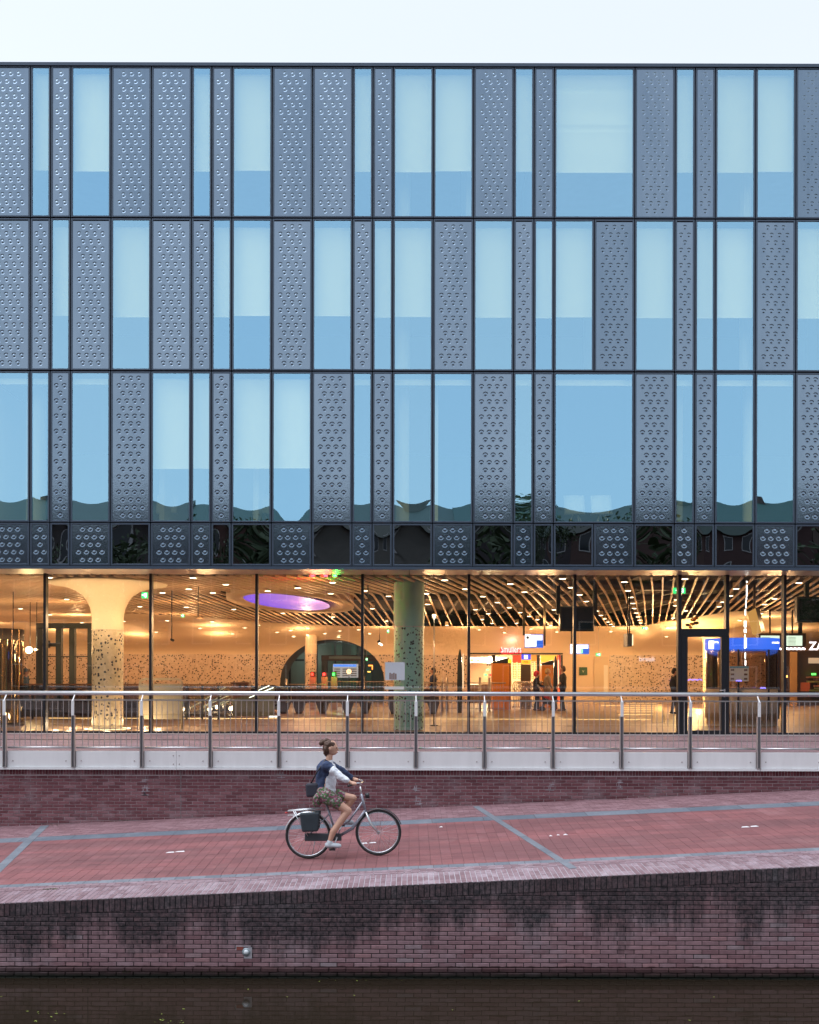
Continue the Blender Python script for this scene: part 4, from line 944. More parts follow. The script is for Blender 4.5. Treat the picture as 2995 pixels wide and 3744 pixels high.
while x < 52:
    w = HR.uniform(7.5, 11.5); e = HR.uniform(11.2, 11.8); rdg = e + HR.uniform(2.3, 2.9); k = hi % 11
    bmt = mat('house_brick', cols[k], .9, 0, .25, 3, .3)
    h = thing('brick_house', '%s brick house, %s, %s' % (words[k], 'tiled saddle roof' if hi % 2 else 'dark slate roof', ['mirrored at the left of the glass front', 'mirrored left of the middle', 'mirrored in the middle of the glass front', 'mirrored right of the middle', 'mirrored at the right of the glass front'][min(4, int((x + 52)/21))]), 'house', (x + w/2, HY, -.3))
    M().box(x, x + w - .02, HY - 9, HY, -.3, e).build('wall', bmt, h)
    m = M(); yr = HY - 4.5
    m.add([(x-.1, HY+.4, e-.1), (x+w+.08, HY+.4, e-.1), (x+w+.08, yr, rdg), (x-.1, yr, rdg), (x-.1, HY-9.4, e-.1), (x+w+.08, HY-9.4, e-.1)], [(0,1,2,3), (3,2,5,4), (0,3,4), (1,5,2)])
    rf = m.build('roof', mat('roof_tile', [(0.02, .042, .03), (.035, .042, .03)][hi % 2], .7, 0, .3, 4), h)
    M().box(x + w*.7, x + w*.7 + .8, yr - .4, yr + .4, rdg - .8, rdg + .3).build('chimney', bmt, rf)
    nwn = max(2, int(w/2.4)); pw = w/nwn
    for fl_ in range(4):
        for q in range(nwn):
            xc = x + pw*(q + .5); zc = 1.3 + fl_*3.1
            if fl_ == 0 and q == 0:
                M().box(xc - .5, xc + .5, HY, HY + .05, -.3, 2.1).build('door', DOORM, h); continue
            f = M().box(xc - .62, xc + .62, HY, HY + .06, zc - .85, zc + .85).build('window', TRIM, h, (xc, HY, zc))
            M().box(xc - .52, xc + .52, HY + .061, HY + .07, zc - .75, zc + .75).build('pane', WINM, f)
    x += w; hi += 1
CROWN = mat('tree_leaves', (.035, .06, .018), .7, 0, .4, 2); BARK = mat('bark', (.05, .04, .03), .9, 0, .3, 8)
for i, (tx, ty, th) in enumerate(((-17, -9, 8.6), (-9.8, -14, 11.0), (6.8, -14, 12.6), (14, -14, 11.6), (26, -12, 9.5), (-30, -13, 9.5), (39, -11, 9), (3.2, -16, 9.6))):
    t = thing('street_tree', ['broad leafy tree on the far bank, third from its left end', 'tall tree on the far bank left of its middle', 'tallest tree on the far bank just right of the middle', 'broad tree on the far bank right of the tallest one', 'round crowned tree on the far bank towards its right end', 'round crowned tree at the left end of the far bank', 'small tree at the right end of the far bank', 'narrow tree half behind others at the middle of the far bank'][i], 'tree', (tx, ty, -.3))
    m = M(); m.tube([(tx, ty, -.3), (tx + .1, ty, 1.6), (tx, ty + .1, th*.5)], [.22, .17, .1], 8)
    for q in range(6):
        a = q*1.05; m.tube([(tx, ty, 2 + q*.35), (tx + 1.3*math.cos(a), ty + 1.3*math.sin(a), 3.6 + q*.45)], [.08, .03], 5)
    m.build('trunk', BARK, t); m = M()
    cl_c = [(HR.gauss(0, 1.25), HR.gauss(0, 1.1), HR.uniform(.35, .95)*th) for _ in range(38)]
    for (a, b, c) in cl_c:
        for q in range(120):
            p_ = Vector((tx + a + HR.gauss(0, .42), ty + b + HR.gauss(0, .42), c + HR.gauss(0, .38))); s_ = HR.uniform(.06, .14)
            d1 = Vector((HR.gauss(0, 1), HR.gauss(0, 1), HR.gauss(0, 1))).normalized()*s_; d2 = Vector((HR.gauss(0, 1), HR.gauss(0, 1), HR.gauss(0, 1))).normalized()*s_
            m.add([p_ - d1, p_ + d2, p_ + d1, p_ - d2], [(0, 1, 2, 3)])
    m.build('crown', CROWN, t)
# ------------------------------------------------------------------ figures
def figure(name_parts, parent, vox=0.012, smooth=2):
    """name_parts: dict part -> (material, list of capsules (p0, r0, p1, r1), list of ellipsoids (c, (rx,ry,rz)))"""
    for nm, (mt, caps, ells) in name_parts.items():
        m = M()
        for p0, r0, p1, r1 in caps:
            p0, p1 = Vector(p0), Vector(p1); k = 5
            pts, rs = [], []
            d = (p1 - p0); L = d.length or .001; d = d/L
            for a in (-.98, -.7, 0): pts.append(p0 + d*r0*a); rs.append(max(.0008, r0*math.sqrt(max(.02, 1 - a*a))))
            for a in (0, .7, .98): pts.append(p1 + d*r1*a); rs.append(max(.0008, r1*math.sqrt(max(.02, 1 - a*a))))
            m.tube(pts, rs, 12)
        for c, (a, b, e) in ells:
            vs = []; n1, n2 = 10, 14
            prof = [(math.sin(math.pi*i/n1), -math.cos(math.pi*i/n1)) for i in range(n1 + 1)]
            base = [(c[0] + a*max(r, .02)*math.cos(2*math.pi*j/n2), c[1] + b*max(r, .02)*math.sin(2*math.pi*j/n2), c[2] + e*z) for r, z in prof for j in range(n2)]
            m.add(base, [(i*n2+j, i*n2+(j+1)%n2, (i+1)*n2+(j+1)%n2, (i+1)*n2+j) for i in range(n1) for j in range(n2)] + [tuple(range(n2-1, -1, -1)), tuple(n1*n2 + j for j in range(n2))], True)
        o = m.build(nm, mt, parent)
        r = o.modifiers.new('r', 'REMESH'); r.mode = 'VOXEL'; r.voxel_size = vox; r.use_smooth_shade = True
        if smooth: s_ = o.modifiers.new('s', 'SMOOTH'); s_.iterations = smooth; s_.factor = .5
SKIN = mat('skin', (.55, .30, .21), .55, 0, .06, 10)
def V3(o, q, f=1): return (o[0] + q[0]*f, o[1] + q[1], o[2] + q[2])
def stander(name_label, x, y, face=1, h=1.75, hair=(.05, .03, .02), top=(.05, .05, .06), legs=(.03, .03, .045), shoes=(.2, .15, .12), pose='stand', hairbig=1.0, skinarms=True):
    t = thing('person', name_label, 'person', (x, y, 0)); k = h/1.75; o = (x, y, 0)
    P = lambda a, b, c: V3(o, (a*k, b*k, c*k), face)
    st = .12 if pose == 'walk' else .04
    hipL, hipR = P(0, -.09, .90), P(0, .09, .90)
    kneeL, kneeR = P(st*.9 + .02, -.10, .49), P(-st*.5 + .03, .10, .49)
    anL, anR = P(st*1.5, -.11, .09), P(-st*1.6, .11, .09)
    shL, shR = P(.0, -.19, 1.43), P(.0, .19, 1.43)
    if pose == 'push': elL, elR, haL, haR = P(.10, -.23, 1.16), P(.10, .23, 1.16), P(.36, -.16, 1.06), P(.36, .16, 1.06)
    elif pose == 'down': elL, elR, haL, haR = P(.10, -.24, 1.14), P(-.02, .24, 1.14), P(.26, -.20, .92), P(.04, .25, .88)
    else: elL, elR, haL, haR = P(.06, -.25, 1.15), P(-.08, .25, 1.15), P(.18, -.24, .92), P(-.02, .26, .90)
    sk = [(P(0, 0, 1.42), .058*k, P(.02, 0, 1.54), .052*k), (elL, .042*k, haL, .028*k), (elR, .042*k, haR, .028*k), (shL, .05*k, elL, .042*k), (shR, .05*k, elR, .042*k),
          (P(0, 0, .95), .12*k, P(0, 0, 1.35), .13*k), (hipL, .08*k, kneeL, .055*k), (hipR, .08*k, kneeR, .055*k), (kneeL, .055*k, anL, .038*k), (kneeR, .055*k, anR, .038*k)]
    for hnd in (haL, haR):
        for q in range(4): sk.append((hnd, .012*k, (hnd[0] + face*.012*k, hnd[1] + (q-1.5)*.019*k, hnd[2] - (.095 - abs(q-1.4)*.010)*k), .0085*k))
        sk.append((hnd, .014*k, (hnd[0] + face*.045*k, hnd[1], hnd[2] - .05*k), .010*k)); sk.append((hnd, .03*k, (hnd[0], hnd[1], hnd[2] - .035*k), .03*k))
    he = [(P(.03, 0, 1.645), (.092*k, .075*k, .112*k)), (P(.055, 0, 1.59), (.06*k, .055*k, .055*k)), (P(.126, 0, 1.635), (.020*k, .013*k, .022*k)), (P(.02, -.078, 1.64), (.018*k, .012*k, .03*k)), (P(.02, .078, 1.64), (.018*k, .012*k, .03*k))]
    sl = .55 if skinarms else .97
    mixp = lambda a, b, f: tuple(a[i] + (b[i]-a[i])*f for i in range(3))
    T = mat('clothing_top', top, .85, 0, .2, 9); Lg = mat('clothing_legs', legs, .85, 0, .2, 9)
    ub = [(P(0, 0, .93), .150*k, P(0, 0, 1.14), .138*k), (P(0, 0, 1.14), .14*k, P(0, 0, 1.32), .155*k), (P(0, -.10, 1.36), .085*k, P(0, .10, 1.36), .085*k), (shL, .066*k, elL, .055*k), (shR, .066*k, elR, .055*k), (P(0, -.09, 1.36), .09*k, shL, .066*k), (P(0, .09, 1.36), .09*k, shR, .066*k)]
    if not skinarms: ub += [(elL, .055*k, mixp(elL, haL, .85), .043*k), (elR, .055*k, mixp(elR, haR, .85), .043*k)]
    figure({'body': (SKIN, sk, he),
            'top': (T, ub, [(P(0, 0, 1.15), (.125*k, .175*k, .26*k))]),
            'trousers': (Lg, [(hipL, .112*k, kneeL, .076*k), (hipR, .112*k, kneeR, .076*k), (kneeL, .074*k, anL, .056*k), (kneeR, .074*k, anR, .056*k), (P(0, -.04, .93), .13*k, P(0, .04, .93), .13*k)], []),
            'shoe': (mat('shoe', shoes, .6), [((anL[0] - face*.04*k, anL[1], .045), .045*k, (anL[0] + face*.13*k, anL[1], .035), .036*k)], []),
            'hair': (mat('hair', hair, .7, 0, .3, 30), [], [(P(.0, 0, 1.685), (.105*k*hairbig, .092*k*hairbig, .098*k*hairbig)), (P(-.045, 0, 1.63), (.075*k*hairbig, .088*k*hairbig, .10*k*hairbig))])}, t, .014*k)
    figure({'shoe': (t.children[-2].data.materials[0], [((anR[0] - face*.04*k, anR[1], .045), .045*k, (anR[0] + face*.13*k, anR[1], .035), .036*k)], [])}, t, .012*k)
    m = M()
    for s_ in (-1, 1):
        e = P(.118, .030*s_, 1.655); m.tube([(e[0] - face*.012, e[1], e[2]), (e[0] + face*.004, e[1], e[2])], .009*k, 8)
    m.build('eyes', mat('eye', (.02, .02, .02), .3), t)
    m = M(); e = P(.110, 0, 1.585); m.tube([(e[0], e[1] - .022, e[2]), (e[0] + face*.004, e[1], e[2]), (e[0], e[1] + .022, e[2])], .006, 6); m.build('mouth', mat('lips', (.35, .1, .09), .5), t)
    return t
def floor_y(v): return F*CZ/(v - VH)
yp = floor_y(2598)
stander('grey haired person in dark clothes standing at the shop with lowered hands', X(2058, yp), yp, -1, 1.76, (.10, .07, .05), (.035, .038, .042), (.02, .024, .035), (.16, .10, .06), 'down')
stander('person with bright red hair and dark top pushing a pushchair', X(1962, yp+.3), yp + .3, 1, 1.55, (.55, .02, .03), (.025, .02, .025), (.03, .02, .03), (.45, .2, .15), 'push', 1.2, False)
t = stander('fair haired person in a pale brown coat beside the red haired one', X(2002, yp+.7), yp + .7, 1, 1.66, (.42, .30, .16), (.36, .27, .19), (.28, .20, .15), (.2, .15, .1), 'walk', 1.0, False)
# pushchair
pc = thing('pushchair', 'small dark pushchair with a red blanket beside the shop queue', 'pushchair', (X(2010, yp), yp, 0)); xq = X(2000, yp)
m = M(); m.hull8([(xq-.12,yp-.2,.28),(xq+.28,yp-.2,.22),(xq+.28,yp+.16,.22),(xq-.12,yp+.16,.28),(xq-.20,yp-.2,.62),(xq+.30,yp-.2,.36),(xq+.30,yp+.16,.36),(xq-.20,yp+.16,.62)]); m.build('seat', mat('pushchair_fabric', (.02, .02, .028), .8), pc)
m = M(); m.tube([(xq-.36, yp-.18, 1.02), (xq-.16, yp-.19, .60), (xq+.24, yp-.19, .12)], .012, 6); m.tube([(xq-.36, yp+.14, 1.02), (xq-.16, yp+.15, .60), (xq+.24, yp+.15, .12)], .012, 6); m.tube([(xq-.36, yp-.18, 1.02), (xq-.36, yp+.14, 1.02)], .014, 6); m.tube([(xq+.2, yp-.19, .3), (xq-.18, yp-.19, .1)], .012, 6); m.build('frame', STEELD, pc)
for (a, b) in ((-.18, -.19), (.26, -.19), (-.18, .15), (.26, .15)): m = M(); m.tube([(xq + a, yp + b - .018, .09), (xq + a, yp + b + .018, .09)], .09, 14); m.build('wheel', BLACK, pc)
m = M(); m.hull8([(xq-.16,yp-.21,.55),(xq+.16,yp-.21,.40),(xq+.16,yp+.14,.40),(xq-.16,yp+.14,.55),(xq-.16,yp-.21,.68),(xq+.14,yp-.21,.52),(xq+.14,yp+.14,.52),(xq-.16,yp+.14,.68)]); m.build('blanket', mat('red_cloth', (.55, .04, .05), .8), pc)
yb = 36.5
stander('person in dark blue at the fence beyond the pale green column', X(1584, yb), yb, -1, 1.68, (.03, .02, .02), (.03, .05, .13), (.03, .05, .12), (.3, .2, .15), 'down')
stander('person in black standing just behind the left post of the glass door', X(2466, 34.0), 34.0, 1, 1.66, (.02, .02, .02), (.02, .02, .022), (.02, .02, .022), (.03, .02, .02), 'stand', 1.0, False)
stander('person in a light blue jacket standing in for a reflection at the far left', X(93, 33.0), 33.0, 1, 1.58, (.10, .13, .18), (.10, .16, .24), (.10, .15, .22), (.1, .1, .1), 'stand', 1.1, False)  # added figure in place of someone mirrored in the glass

# ------------------------------------------------------------------ hall furniture
yb_ = 33.5
BRN = mat('dark_bench_wood', (.045, .022, .016), .45, 0, .3, 12); BRM = mat('dark_bench_leg', (.03, .022, .02), .5)
def bench(u0, u1, label, legs):
    xa_, xb_ = X(u0, yb_), X(u1, yb_); t = thing('bench', label, 'bench', ((xa_+xb_)/2, yb_, 0))
    for q in range(4): M().bbox(xa_, xb_, yb_ - .18 + .13*q, yb_ - .07 + .13*q, .40, .445, .006).build('seat_slat', BRN, t)
    for q in range(3): M().bbox(xa_, xb_, yb_ + .36 + .02*q, yb_ + .39 + .02*q, .50 + .135*q, .62 + .135*q, .006).build('back_slat', BRN, t)
    for u in legs:
        x = X(u, yb_); m = M(); m.hull8([(x-.09,yb_-.12,0),(x+.09,yb_-.12,0),(x+.09,yb_+.30,0),(x-.09,yb_+.30,0),(x-.22,yb_-.2,.40),(x+.22,yb_-.2,.40),(x+.22,yb_+.36,.40),(x-.22,yb_+.36,.40)]); m.box(x-.04, x+.04, yb_+.37, yb_+.40, .3, .88); m.build('leg', BRM, t)
bench(1062, 1352, 'long dark wooden bench with its back in front of the dark arch', (1094, 1180, 1271, 1337))
bench(1420, 1606, 'dark wooden bench half hidden behind the pale green column', (1440, 1585))
bench(880, 1046, 'dark low bench beside the escalator, left of the long one', (905, 1038))
def bin_():
    y = floor_y(2612); x0, x1 = X(843, y), X(909, y); t = thing('waste_bin', 'brown waste bin with two round openings near the escalator', 'waste bin', ((x0+x1)/2, y, 0)); C_ = mat('bin_brown', (.20, .11, .075), .5, .2)
    M().bbox(x0, x1, y, y + .5, .02, 1.08, .03).build('body', C_, t); M().bbox(x0 - .015, x1 + .015, y - .02, y + .52, 1.08, 1.13, .01).build('lid', C_, t)
    for u in (878, 899):
        m = M(); m.tube([(X(u, y), y - .006, .98), (X(u, y), y + .01, .98)], .055, 14); m.build('opening', BLACK, t)
bin_()
# cream notice stand near the glass
y = 23.6; x0, x1 = X(507, y), X(670, y); t = thing('notice_stand', 'large cream notice stand with rounded tube frame close behind the glass', 'notice stand', ((x0+x1)/2, y, 0))
CRM = mat('cream_enamel', (.60, .52, .36), .5); m = M(); r = .12
pts = [(x1 - .03, y, 0)] + [(x1 - .03, y, 1.30 - r)] + [(x1 - .03 - r + r*math.cos(a), y, 1.27 - r + r*math.sin(a)) for a in (.5, 1.1, 1.57)] + [(x0 + .03 + r - r*math.sin(a), y, 1.27 - r + r*math.cos(a)) for a in (0, .5, 1.1, 1.57)] + [(x0 + .03, y, 0)]
m.tube(pts, .028, 10); m.build('frame', CRM, t); M().bbox(x0 + .05, x1 - .06, y - .02, y + .02, .25, 1.15, .004).build('board', CRM, t); m = M(); m.box(x0 + .05, x1 - .06, y - .026, y - .021, .36, .37); m.box(x0 + .05, x1 - .06, y - .026, y - .021, 1.07, 1.08); m.build('seam', mat('seam_shade', (.35, .3, .2), .6), t)
# grey portal frame at the left
y = 32.0; t = thing('steel_portal', 'dark grey steel portal frame with tall open bays at the left of the hall', 'frame', (X(230, y), y, 0)); PG = mat('portal_grey', (.03, .034, .035), .5, .1, .15, 2)
for ua, ub in ((131, 155), (203, 223), (252, 272), (319, 342)): M().bbox(X(ua, y), X(ub, y), y, y + .2, 0, Z(2300, y), .01).build('upright', PG, t)
M().bbox(X(131, y), X(342, y), y - .01, y + .21, Z(2300, y), Z(2281, y), .01).build('top_beam', PG, t); M().bbox(X(156, y), X(203, y), y, y + .2, Z(2367, y), Z(2354, y), .01).build('middle_beam', PG, t)
M().box(X(155, y), X(319, y), y + .02, y + .1, Z(2405, y), Z(2401, y)).build('thin_rail', PG, t); M().box(X(60, y), X(342, y), y + .02, y + .06, Z(2486, y), Z(2484, y)).build('thin_rail', PG, t)
m = M(); m.box(X(175, y), X(185, y), y - .3, y - .02, Z(2372, y), Z(2345, y)); m.build('camera_box', BLACK, t)
# glass lift at the left edge
y = 25.0; xc = X(-46, y); t = thing('glass_lift', 'round dark glass lift shaft with gold edge strips at the far left', 'lift', (xc, y, 0)); GD = glass('bronze_glass', .12, (.25, .17, .10), (1, .85, .65), .02)
m = M(); m.lathe([(.90, .08), (.90, Z(2306, y))], (xc, y, 0), 48); m.build('shaft_glass', GD, t); m = M(); m.lathe([(.93, 0), (.93, .10), (.86, .10)], (xc, y, 0), 48); m.build('base', DARKF, t); m = M(); m.lathe([(.92, Z(2345, y)), (.92, Z(2304, y)), (0, Z(2304, y))], (xc, y, 0), 48); m.build('crown_band', mat('lift_brown', (.05, .035, .025), .5), t)
GOLD = mat('brass_strip', (.7, .45, .2), .25, .9)
for a in (-1.9, -1.45, -1.1, -.75, -.45, -.15): m = M(); m.box(xc + .91*math.cos(a) - .012, xc + .91*math.cos(a) + .012, y + .91*math.sin(a) - .012, y + .91*math.sin(a) + .012, .1, Z(2306, y)); m.build('edge_strip', GOLD, t)
m = M(); m.box(xc - .45, xc + .45, y - .3, y + .45, .1, 2.1); m.build('cabin', mat('lift_cabin', (.10, .08, .06), .4, .3), t)
# bright wall lights at the left
for u, v, r_, lb, st in ((107, 2380, .10, 'blazing warm floodlight at the far left of the hall', 60), (44, 2377, .05, 'small warm light reflected beside the round lift', 25), (131, 2378, .035, 'small warm spotlight just right of the floodlight', 30)):
    y = 30.0 if u != 44 else 26.2; x, z = px(u, v, y); t = thing('floodlight', lb, 'light', (x, y, z)); m = M(); m.tube([(x, y, z), (x, y - .05, z)], r_, 14); m.build('lens', emit('flood_lens', (1, .72, .35), st), t)
    m = M(); m.tube([(x, y + .002, z), (x, y + .14, z)], r_*1.15, 14); m.tube([(x, y + .07, z), (x, y + .07, 3.72)], .012, 6); m.build('housing', DARKF, t)
point((X(107, 29.7), 29.7, Z(2380, 29.7)), 12, (1, .68, .3), .08)
# handrail of the stair void, thin fences
def fence(u0, u1, y, zt, gap, label, post=(), z0=0.0, thick=.010):
    t = thing('inner_fence', label, 'fence', (X((u0+u1)/2, y), y, 0)); xa_, xb_ = X(u0, y), X(u1, y)
    m = M(); m.tube([(xa_, y, zt), (xb_, y, zt)], .022, 8); m.build('rail', GOLDM, t); m = M(); m.tube([(xa_, y, .12), (xb_, y, .12)], .012, 6); m.build('rail', GOLDM, t)
    me = M().box(-thick/2, thick/2, -thick/2, thick/2, .12, zt).mesh('bar', GOLDM); x = xa_ + gap/2
    while x < xb_: link('bar', me, t, (x, y, 0)); x += gap
    for u in post: m = M(); m.tube([(X(u, y), y, 0), (X(u, y), y, zt + .22)], .05, 10); m.build('post', GOLDM, t)
GOLDM = mat('warm_lit_steel', (.48, .40, .33), .35, .7)
fence(1190, 1555, 38.0, 1.13, .135, 'steel bar fence crossing the hall behind the long bench', (1330,))
fence(1552, 1850, 36.0, 1.10, .125, 'steel bar fence between the pale green column and the ticket machines', (1617, 1635, 1755, 1790))
fence(1055, 1190, 37.0, 1.02, .22, 'short steel fence at the head of the escalator', (1047,), thick=.02)
y = 29.0; t = thing('stair_rail', 'long brown handrail of the stair opening at the left of the hall', 'handrail', (X(400, y), y, 0)); m = M(); m.box(X(-200, y), X(850, y), y - .03, y + .03, Z(2505, y) - .03, Z(2505, y) + .02); m.build('rail', mat('brown_rail', (.28, .15, .08), .4, .2), t)
for u in (-150, 120, 360, 683, 740, 800): m = M(); m.box(X(u, y) - .03, X(u, y) + .03, y - .02, y + .02, 0, Z(2505, y) - .03); m.build('post', DARKF, t)
GCL = glass('stair_glass', .06, (.45, .40, .34), (1, 1, 1))
M().box(X(-200, y), X(850, y), y + .025, y + .03, .06, Z(2505, y) - .04).build('glass_panel', GCL, t)
# dark stair opening behind it
M_ = M(); M_.box(X(60, 31), X(700, 31), 30.6, 30.7, 0.0, .52); sw = thing('stair_parapet', 'low dark parapet wall round the stair opening behind the long handrail', 'parapet', (X(380, 31), 30.6, 0)); M_.build('wall', mat('dark_parapet', (.08, .055, .04), .5), sw)
# escalator with lit balustrades
y = 30.2; t = thing('escalator', 'escalator with bright lit glass balustrades rising to the right', 'escalator', (X(770, y), y, 0)); EL = emit('balustrade_light', (.85, .95, .72), 3.2)
for (u0, v0, u1, v1, dy) in ((688, 2596, 826, 2513, 0), (745, 2584, 842, 2526, .5), (730, 2594, 842, 2541, .55), (745, 2600, 842, 2556, .9), (788, 2588, 842, 2562, 1.0), (912, 2540, 985, 2508, .4), (912, 2552, 1000, 2515, .7)):
    m = M(); (xa_, za_), (xb_, zb2) = px(u0, v0, y + dy), px(u1, v1, y + dy); m.tube([(xa_, y + dy, za_), (xb_, y + dy, zb2)], .012, 6); m.build('light_line', EL, t)
m = M(); a_, b_ = px(690, 2610, y + 1.05), px(905, 2500, y + 1.05); m.hull8([(a_[0], y + 1.05, .0), (b_[0] + .9, y + 1.05, .0), (b_[0] + .9, y + 1.1, .0), (a_[0], y + 1.1, .0), (a_[0], y + 1.05, .1), (b_[0] + .9, y + 1.05, 1.0), (b_[0] + .9, y + 1.1, 1.0), (a_[0], y + 1.1, .1)]); m.build('balustrade', mat('escalator_skirt', (.16, .17, .12), .4, .3), t)
y = 34.5; t = thing('escalator', 'second escalator whose pale landing plate and looped handrail show right of the waste bin', 'escalator', (X(960, y), y, 0))
m = M(); m.box(X(905, y), X(1050, y), y, y + .05, .1, .98); m.build('side_panel', mat('lit_glass_panel', (.42, .50, .34), .3), t)
for u in (920, 1005, 1085):
    m = M(); xc, z_ = X(u, y), .62; m.tube([(xc - .5, y - .05, z_ + .36), (xc, y - .05, z_ + .36)] + [(xc + .32*math.sin(a), y - .05, z_ + .36*math.cos(a)) for a in (.5, 1.0, 1.57, 2.1, 2.7, 3.1)], .035, 8); m.build('handrail', BLACK, t)
m = M(); m.box(X(985, y - 4), X(1018, y - 4), y - 4.0, y - 3.9, .0, .04); m.build('lit_step', emit('white_step_light', (1, .95, .8), 2.5), t)
# ticket readers with red and green lights
for u, col, lb in ((1144, (1, .04, .02), 'ticket reader on a slim post showing a red light, left one of two'), (1187, (1, .04, .03), 'ticket reader on a slim post showing a red light, right one of two'), (1222, (.05, 1, .08), 'ticket reader on a slim post showing a green light')):
    y = 37.6; x, z = px(u, 2466, y); t = thing('ticket_reader', lb, 'ticket reader', (x, y, 0)); M().bbox(x - .13, x + .13, y, y + .12, 0, z - .1, .01).build('post', mat('reader_post', (.36, .22, .17), .5), t)
    M().bbox(x - .10, x + .10, y - .01, y + .1, z - .1, z + .1, .008).build('reader_head', DARKF, t); M().box(x - .07, x + .02, y - .02, y - .012, z - .055, z + .055).build('light', emit('reader_light', col, 5), t); M().box(x + .035, x + .065, y - .02, y - .012, z - .05, z + .05).build('light', t.children[-1].data.materials[0], t)
    point((x, y - .35, z), 0.9, col, .05)
# space beyond the arch
BEY = mat('green_grey_partition', (.16, .20, .17), .5); tag(M().box(X(800, 58), X(1620, 58), 58, 58.2, 0, 5.0).build('back_wall', BEY), kind='structure'); tag(M().box(X(900, 52), X(1600, 52), YB + .3, 58, 3.9, 4.0).build('arch_ceiling', mat('arch_ceiling_grey', (.08, .085, .08), .7)), kind='structure')
y = 54.0; t = thing('glazed_lobby', 'dark framed glazed lobby with teal columns seen through the arch', 'lobby', (X(1210, y), y, 0)); TEAL = mat('teal_column', (.10, .22, .18), .5)
for u in (1060, 1158, 1226, 1315): M().box(X(u, y) - .05, X(u, y) + .05, y, y + .1, 0, 3.8).build('mullion', DARKF, t)
for ua, ub in ((1212, 1252), (1284, 1304), (1340, 1358)): M().box(X(ua, y + .5), X(ub, y + .5), y + .5, y + .9, 0, 3.2).build('pillar', TEAL, t)
M().box(X(1023, y), X(1112, y), y, y + .1, Z(2418, y), Z(2411, y)).build('cross_beam', DARKF, t)
y = 48.5; t = thing('canopy', 'dark canopy box with blue grey band in front of the glazed lobby', 'canopy', (X(1246, y), y, 0)); M().bbox(X(1175, y), X(1385, y), y, y + 1.2, Z(2416, y), Z(2396, y), .02).build('canopy_box', mat('canopy_brown', (.04, .022, .018), .6), t); M().box(X(1203, y), X(1320, y), y - .02, y - .004, Z(2409, y), Z(2400, y)).build('band', mat('canopy_band', (.10, .15, .17), .5), t)
M().box(X(1176, y), X(1198, y), y, y + .2, 0, Z(2416, y)).build('leg', DARKF, t); M().box(X(1310, y), X(1322, y), y, y + .2, 0, Z(2416, y)).build('leg', DARKF, t)
y = 48.2; t = thing('information_screen', 'wide information panel with blue top strip under the dark canopy', 'screen', (X(1262, y), y, 0)); M().box(X(1217, y), X(1310, y), y, y + .05, Z(2478, y), Z(2428, y)).build('board', emit('pale_board', (.45, .5, .55), .55), t); M().box(X(1219, y), X(1303, y), y - .012, y - .004, Z(2438, y), Z(2430, y)).build('top_strip', emit('blue_strip', (.05, .2, .75), 1.4), t)
for q in range(4):
    for w_ in range(3): M().box(X(1222 + 30*w_, y), X(1244 + 30*w_, y), y - .010, y - .004, Z(2449 + 8*q, y), Z(2445 + 8*q, y)).build('text_block', mat('text_grey', (.12, .14, .18), .6), t)
y = 46.2; x, z = px(1276, 2456, y); t = thing('clock', 'round warm lit clock on a bracket in front of the information panel', 'clock', (x, y, z)); m = M(); m.tube([(x, y, z), (x, y + .12, z)], .14, 24); m.build('case', DARKF, t); m = M(); m.disc((x, y - .004, z), .128, 'y', 24); m.build('face', emit('clock_face', (1, .68, .38), 1.6), t); M().box(x - .006, x + .006, y - .012, y - .006, z, z + .10).build('hand', BLACK, t); m = M(); m.box(x, x + .07, y - .012, y - .006, z - .006, z + .006); m.build('hand', BLACK, t); m = M(); m.tube([(x, y + .06, z), (x + .0, y + .06, 0)], .02, 6); m.build('pole', DARKF, t)
y = 50.0; x, z = px(1355, 2435, y); t = thing('neon_sign', 'small orange neon sign glowing inside the right end of the arch', 'sign', (x, y, z)); M().box(x - .12, x + .12, y, y + .04, z - .01, z + .05).build('tube', emit('orange_neon', (1, .25, .04), 4), t); M().box(x + .07, x + .12, y, y + .04, z - .2, z - .011).build('tube', t.children[0].data.materials[0], t); M().box(x - .16, x + .0, y, y + .04, z - .34, z - .29).build('tube', emit('orange_neon', (1, .55, .1), 4), t)

point((X(1240, 51), 51, 3.2), 9, (.85, 1.0, .85), .2); point((X(1120, 56), 56, 2.6), 7, (.9, 1.0, .85), .2)  # unseen point lights added to brighten the space beyond the arch
# ------------------------------------------------------------------ snack shop
y0 = YB + .3
SHW = emit('shop_glow_wall', (.55, .26, .10), .55)
sh = thing('snack_shop', 'brightly lit snack counter opening in the back wall with menu screens and food lockers', 'shop', ((SHX0 + SHX1)/2, y0, 0))
M().box(SHX0 - .1, SHX1 + .1, y0 + 2.6, y0 + 2.7, 0, 2.6).build('rear_panel', mat('shop_tile', (.50, .42, .30), .5), sh); M().box(SHX0 - .1, SHX1 + .1, y0, y0 + 2.6, 2.52, 2.6).build('ceiling', mat('shop_ceiling', (.5, .4, .3), .6), sh)
M().box(SHX0 - .2, SHX0 - .1, y0, y0 + 2.6, 0, 2.5).box(SHX1 + .1, SHX1 + .2, y0, y0 + 2.6, 0, 2.5).build('side_wall', mat('shop_red', (.5, .06, .03), .6), sh)
for u0, u1 in ((1800, 1812), (1964, 1974), (2052, 2060)): M().box(X(u0, YB), X(u1, YB), YB + .02, YB + .2, 0, SHZ).build('post', DARKF, sh)
M().box(SHX0, SHX1, YB - .03, YB + .22, SHZ - .05, SHZ + .02).build('lintel', DARKF, sh)
M().box(SHX0, X(1800, YB), YB + .3, YB + 1.0, 0, .95).build('counter', mat('counter_brown', (.18, .11, .07), .5), sh)
yy = YB + .25
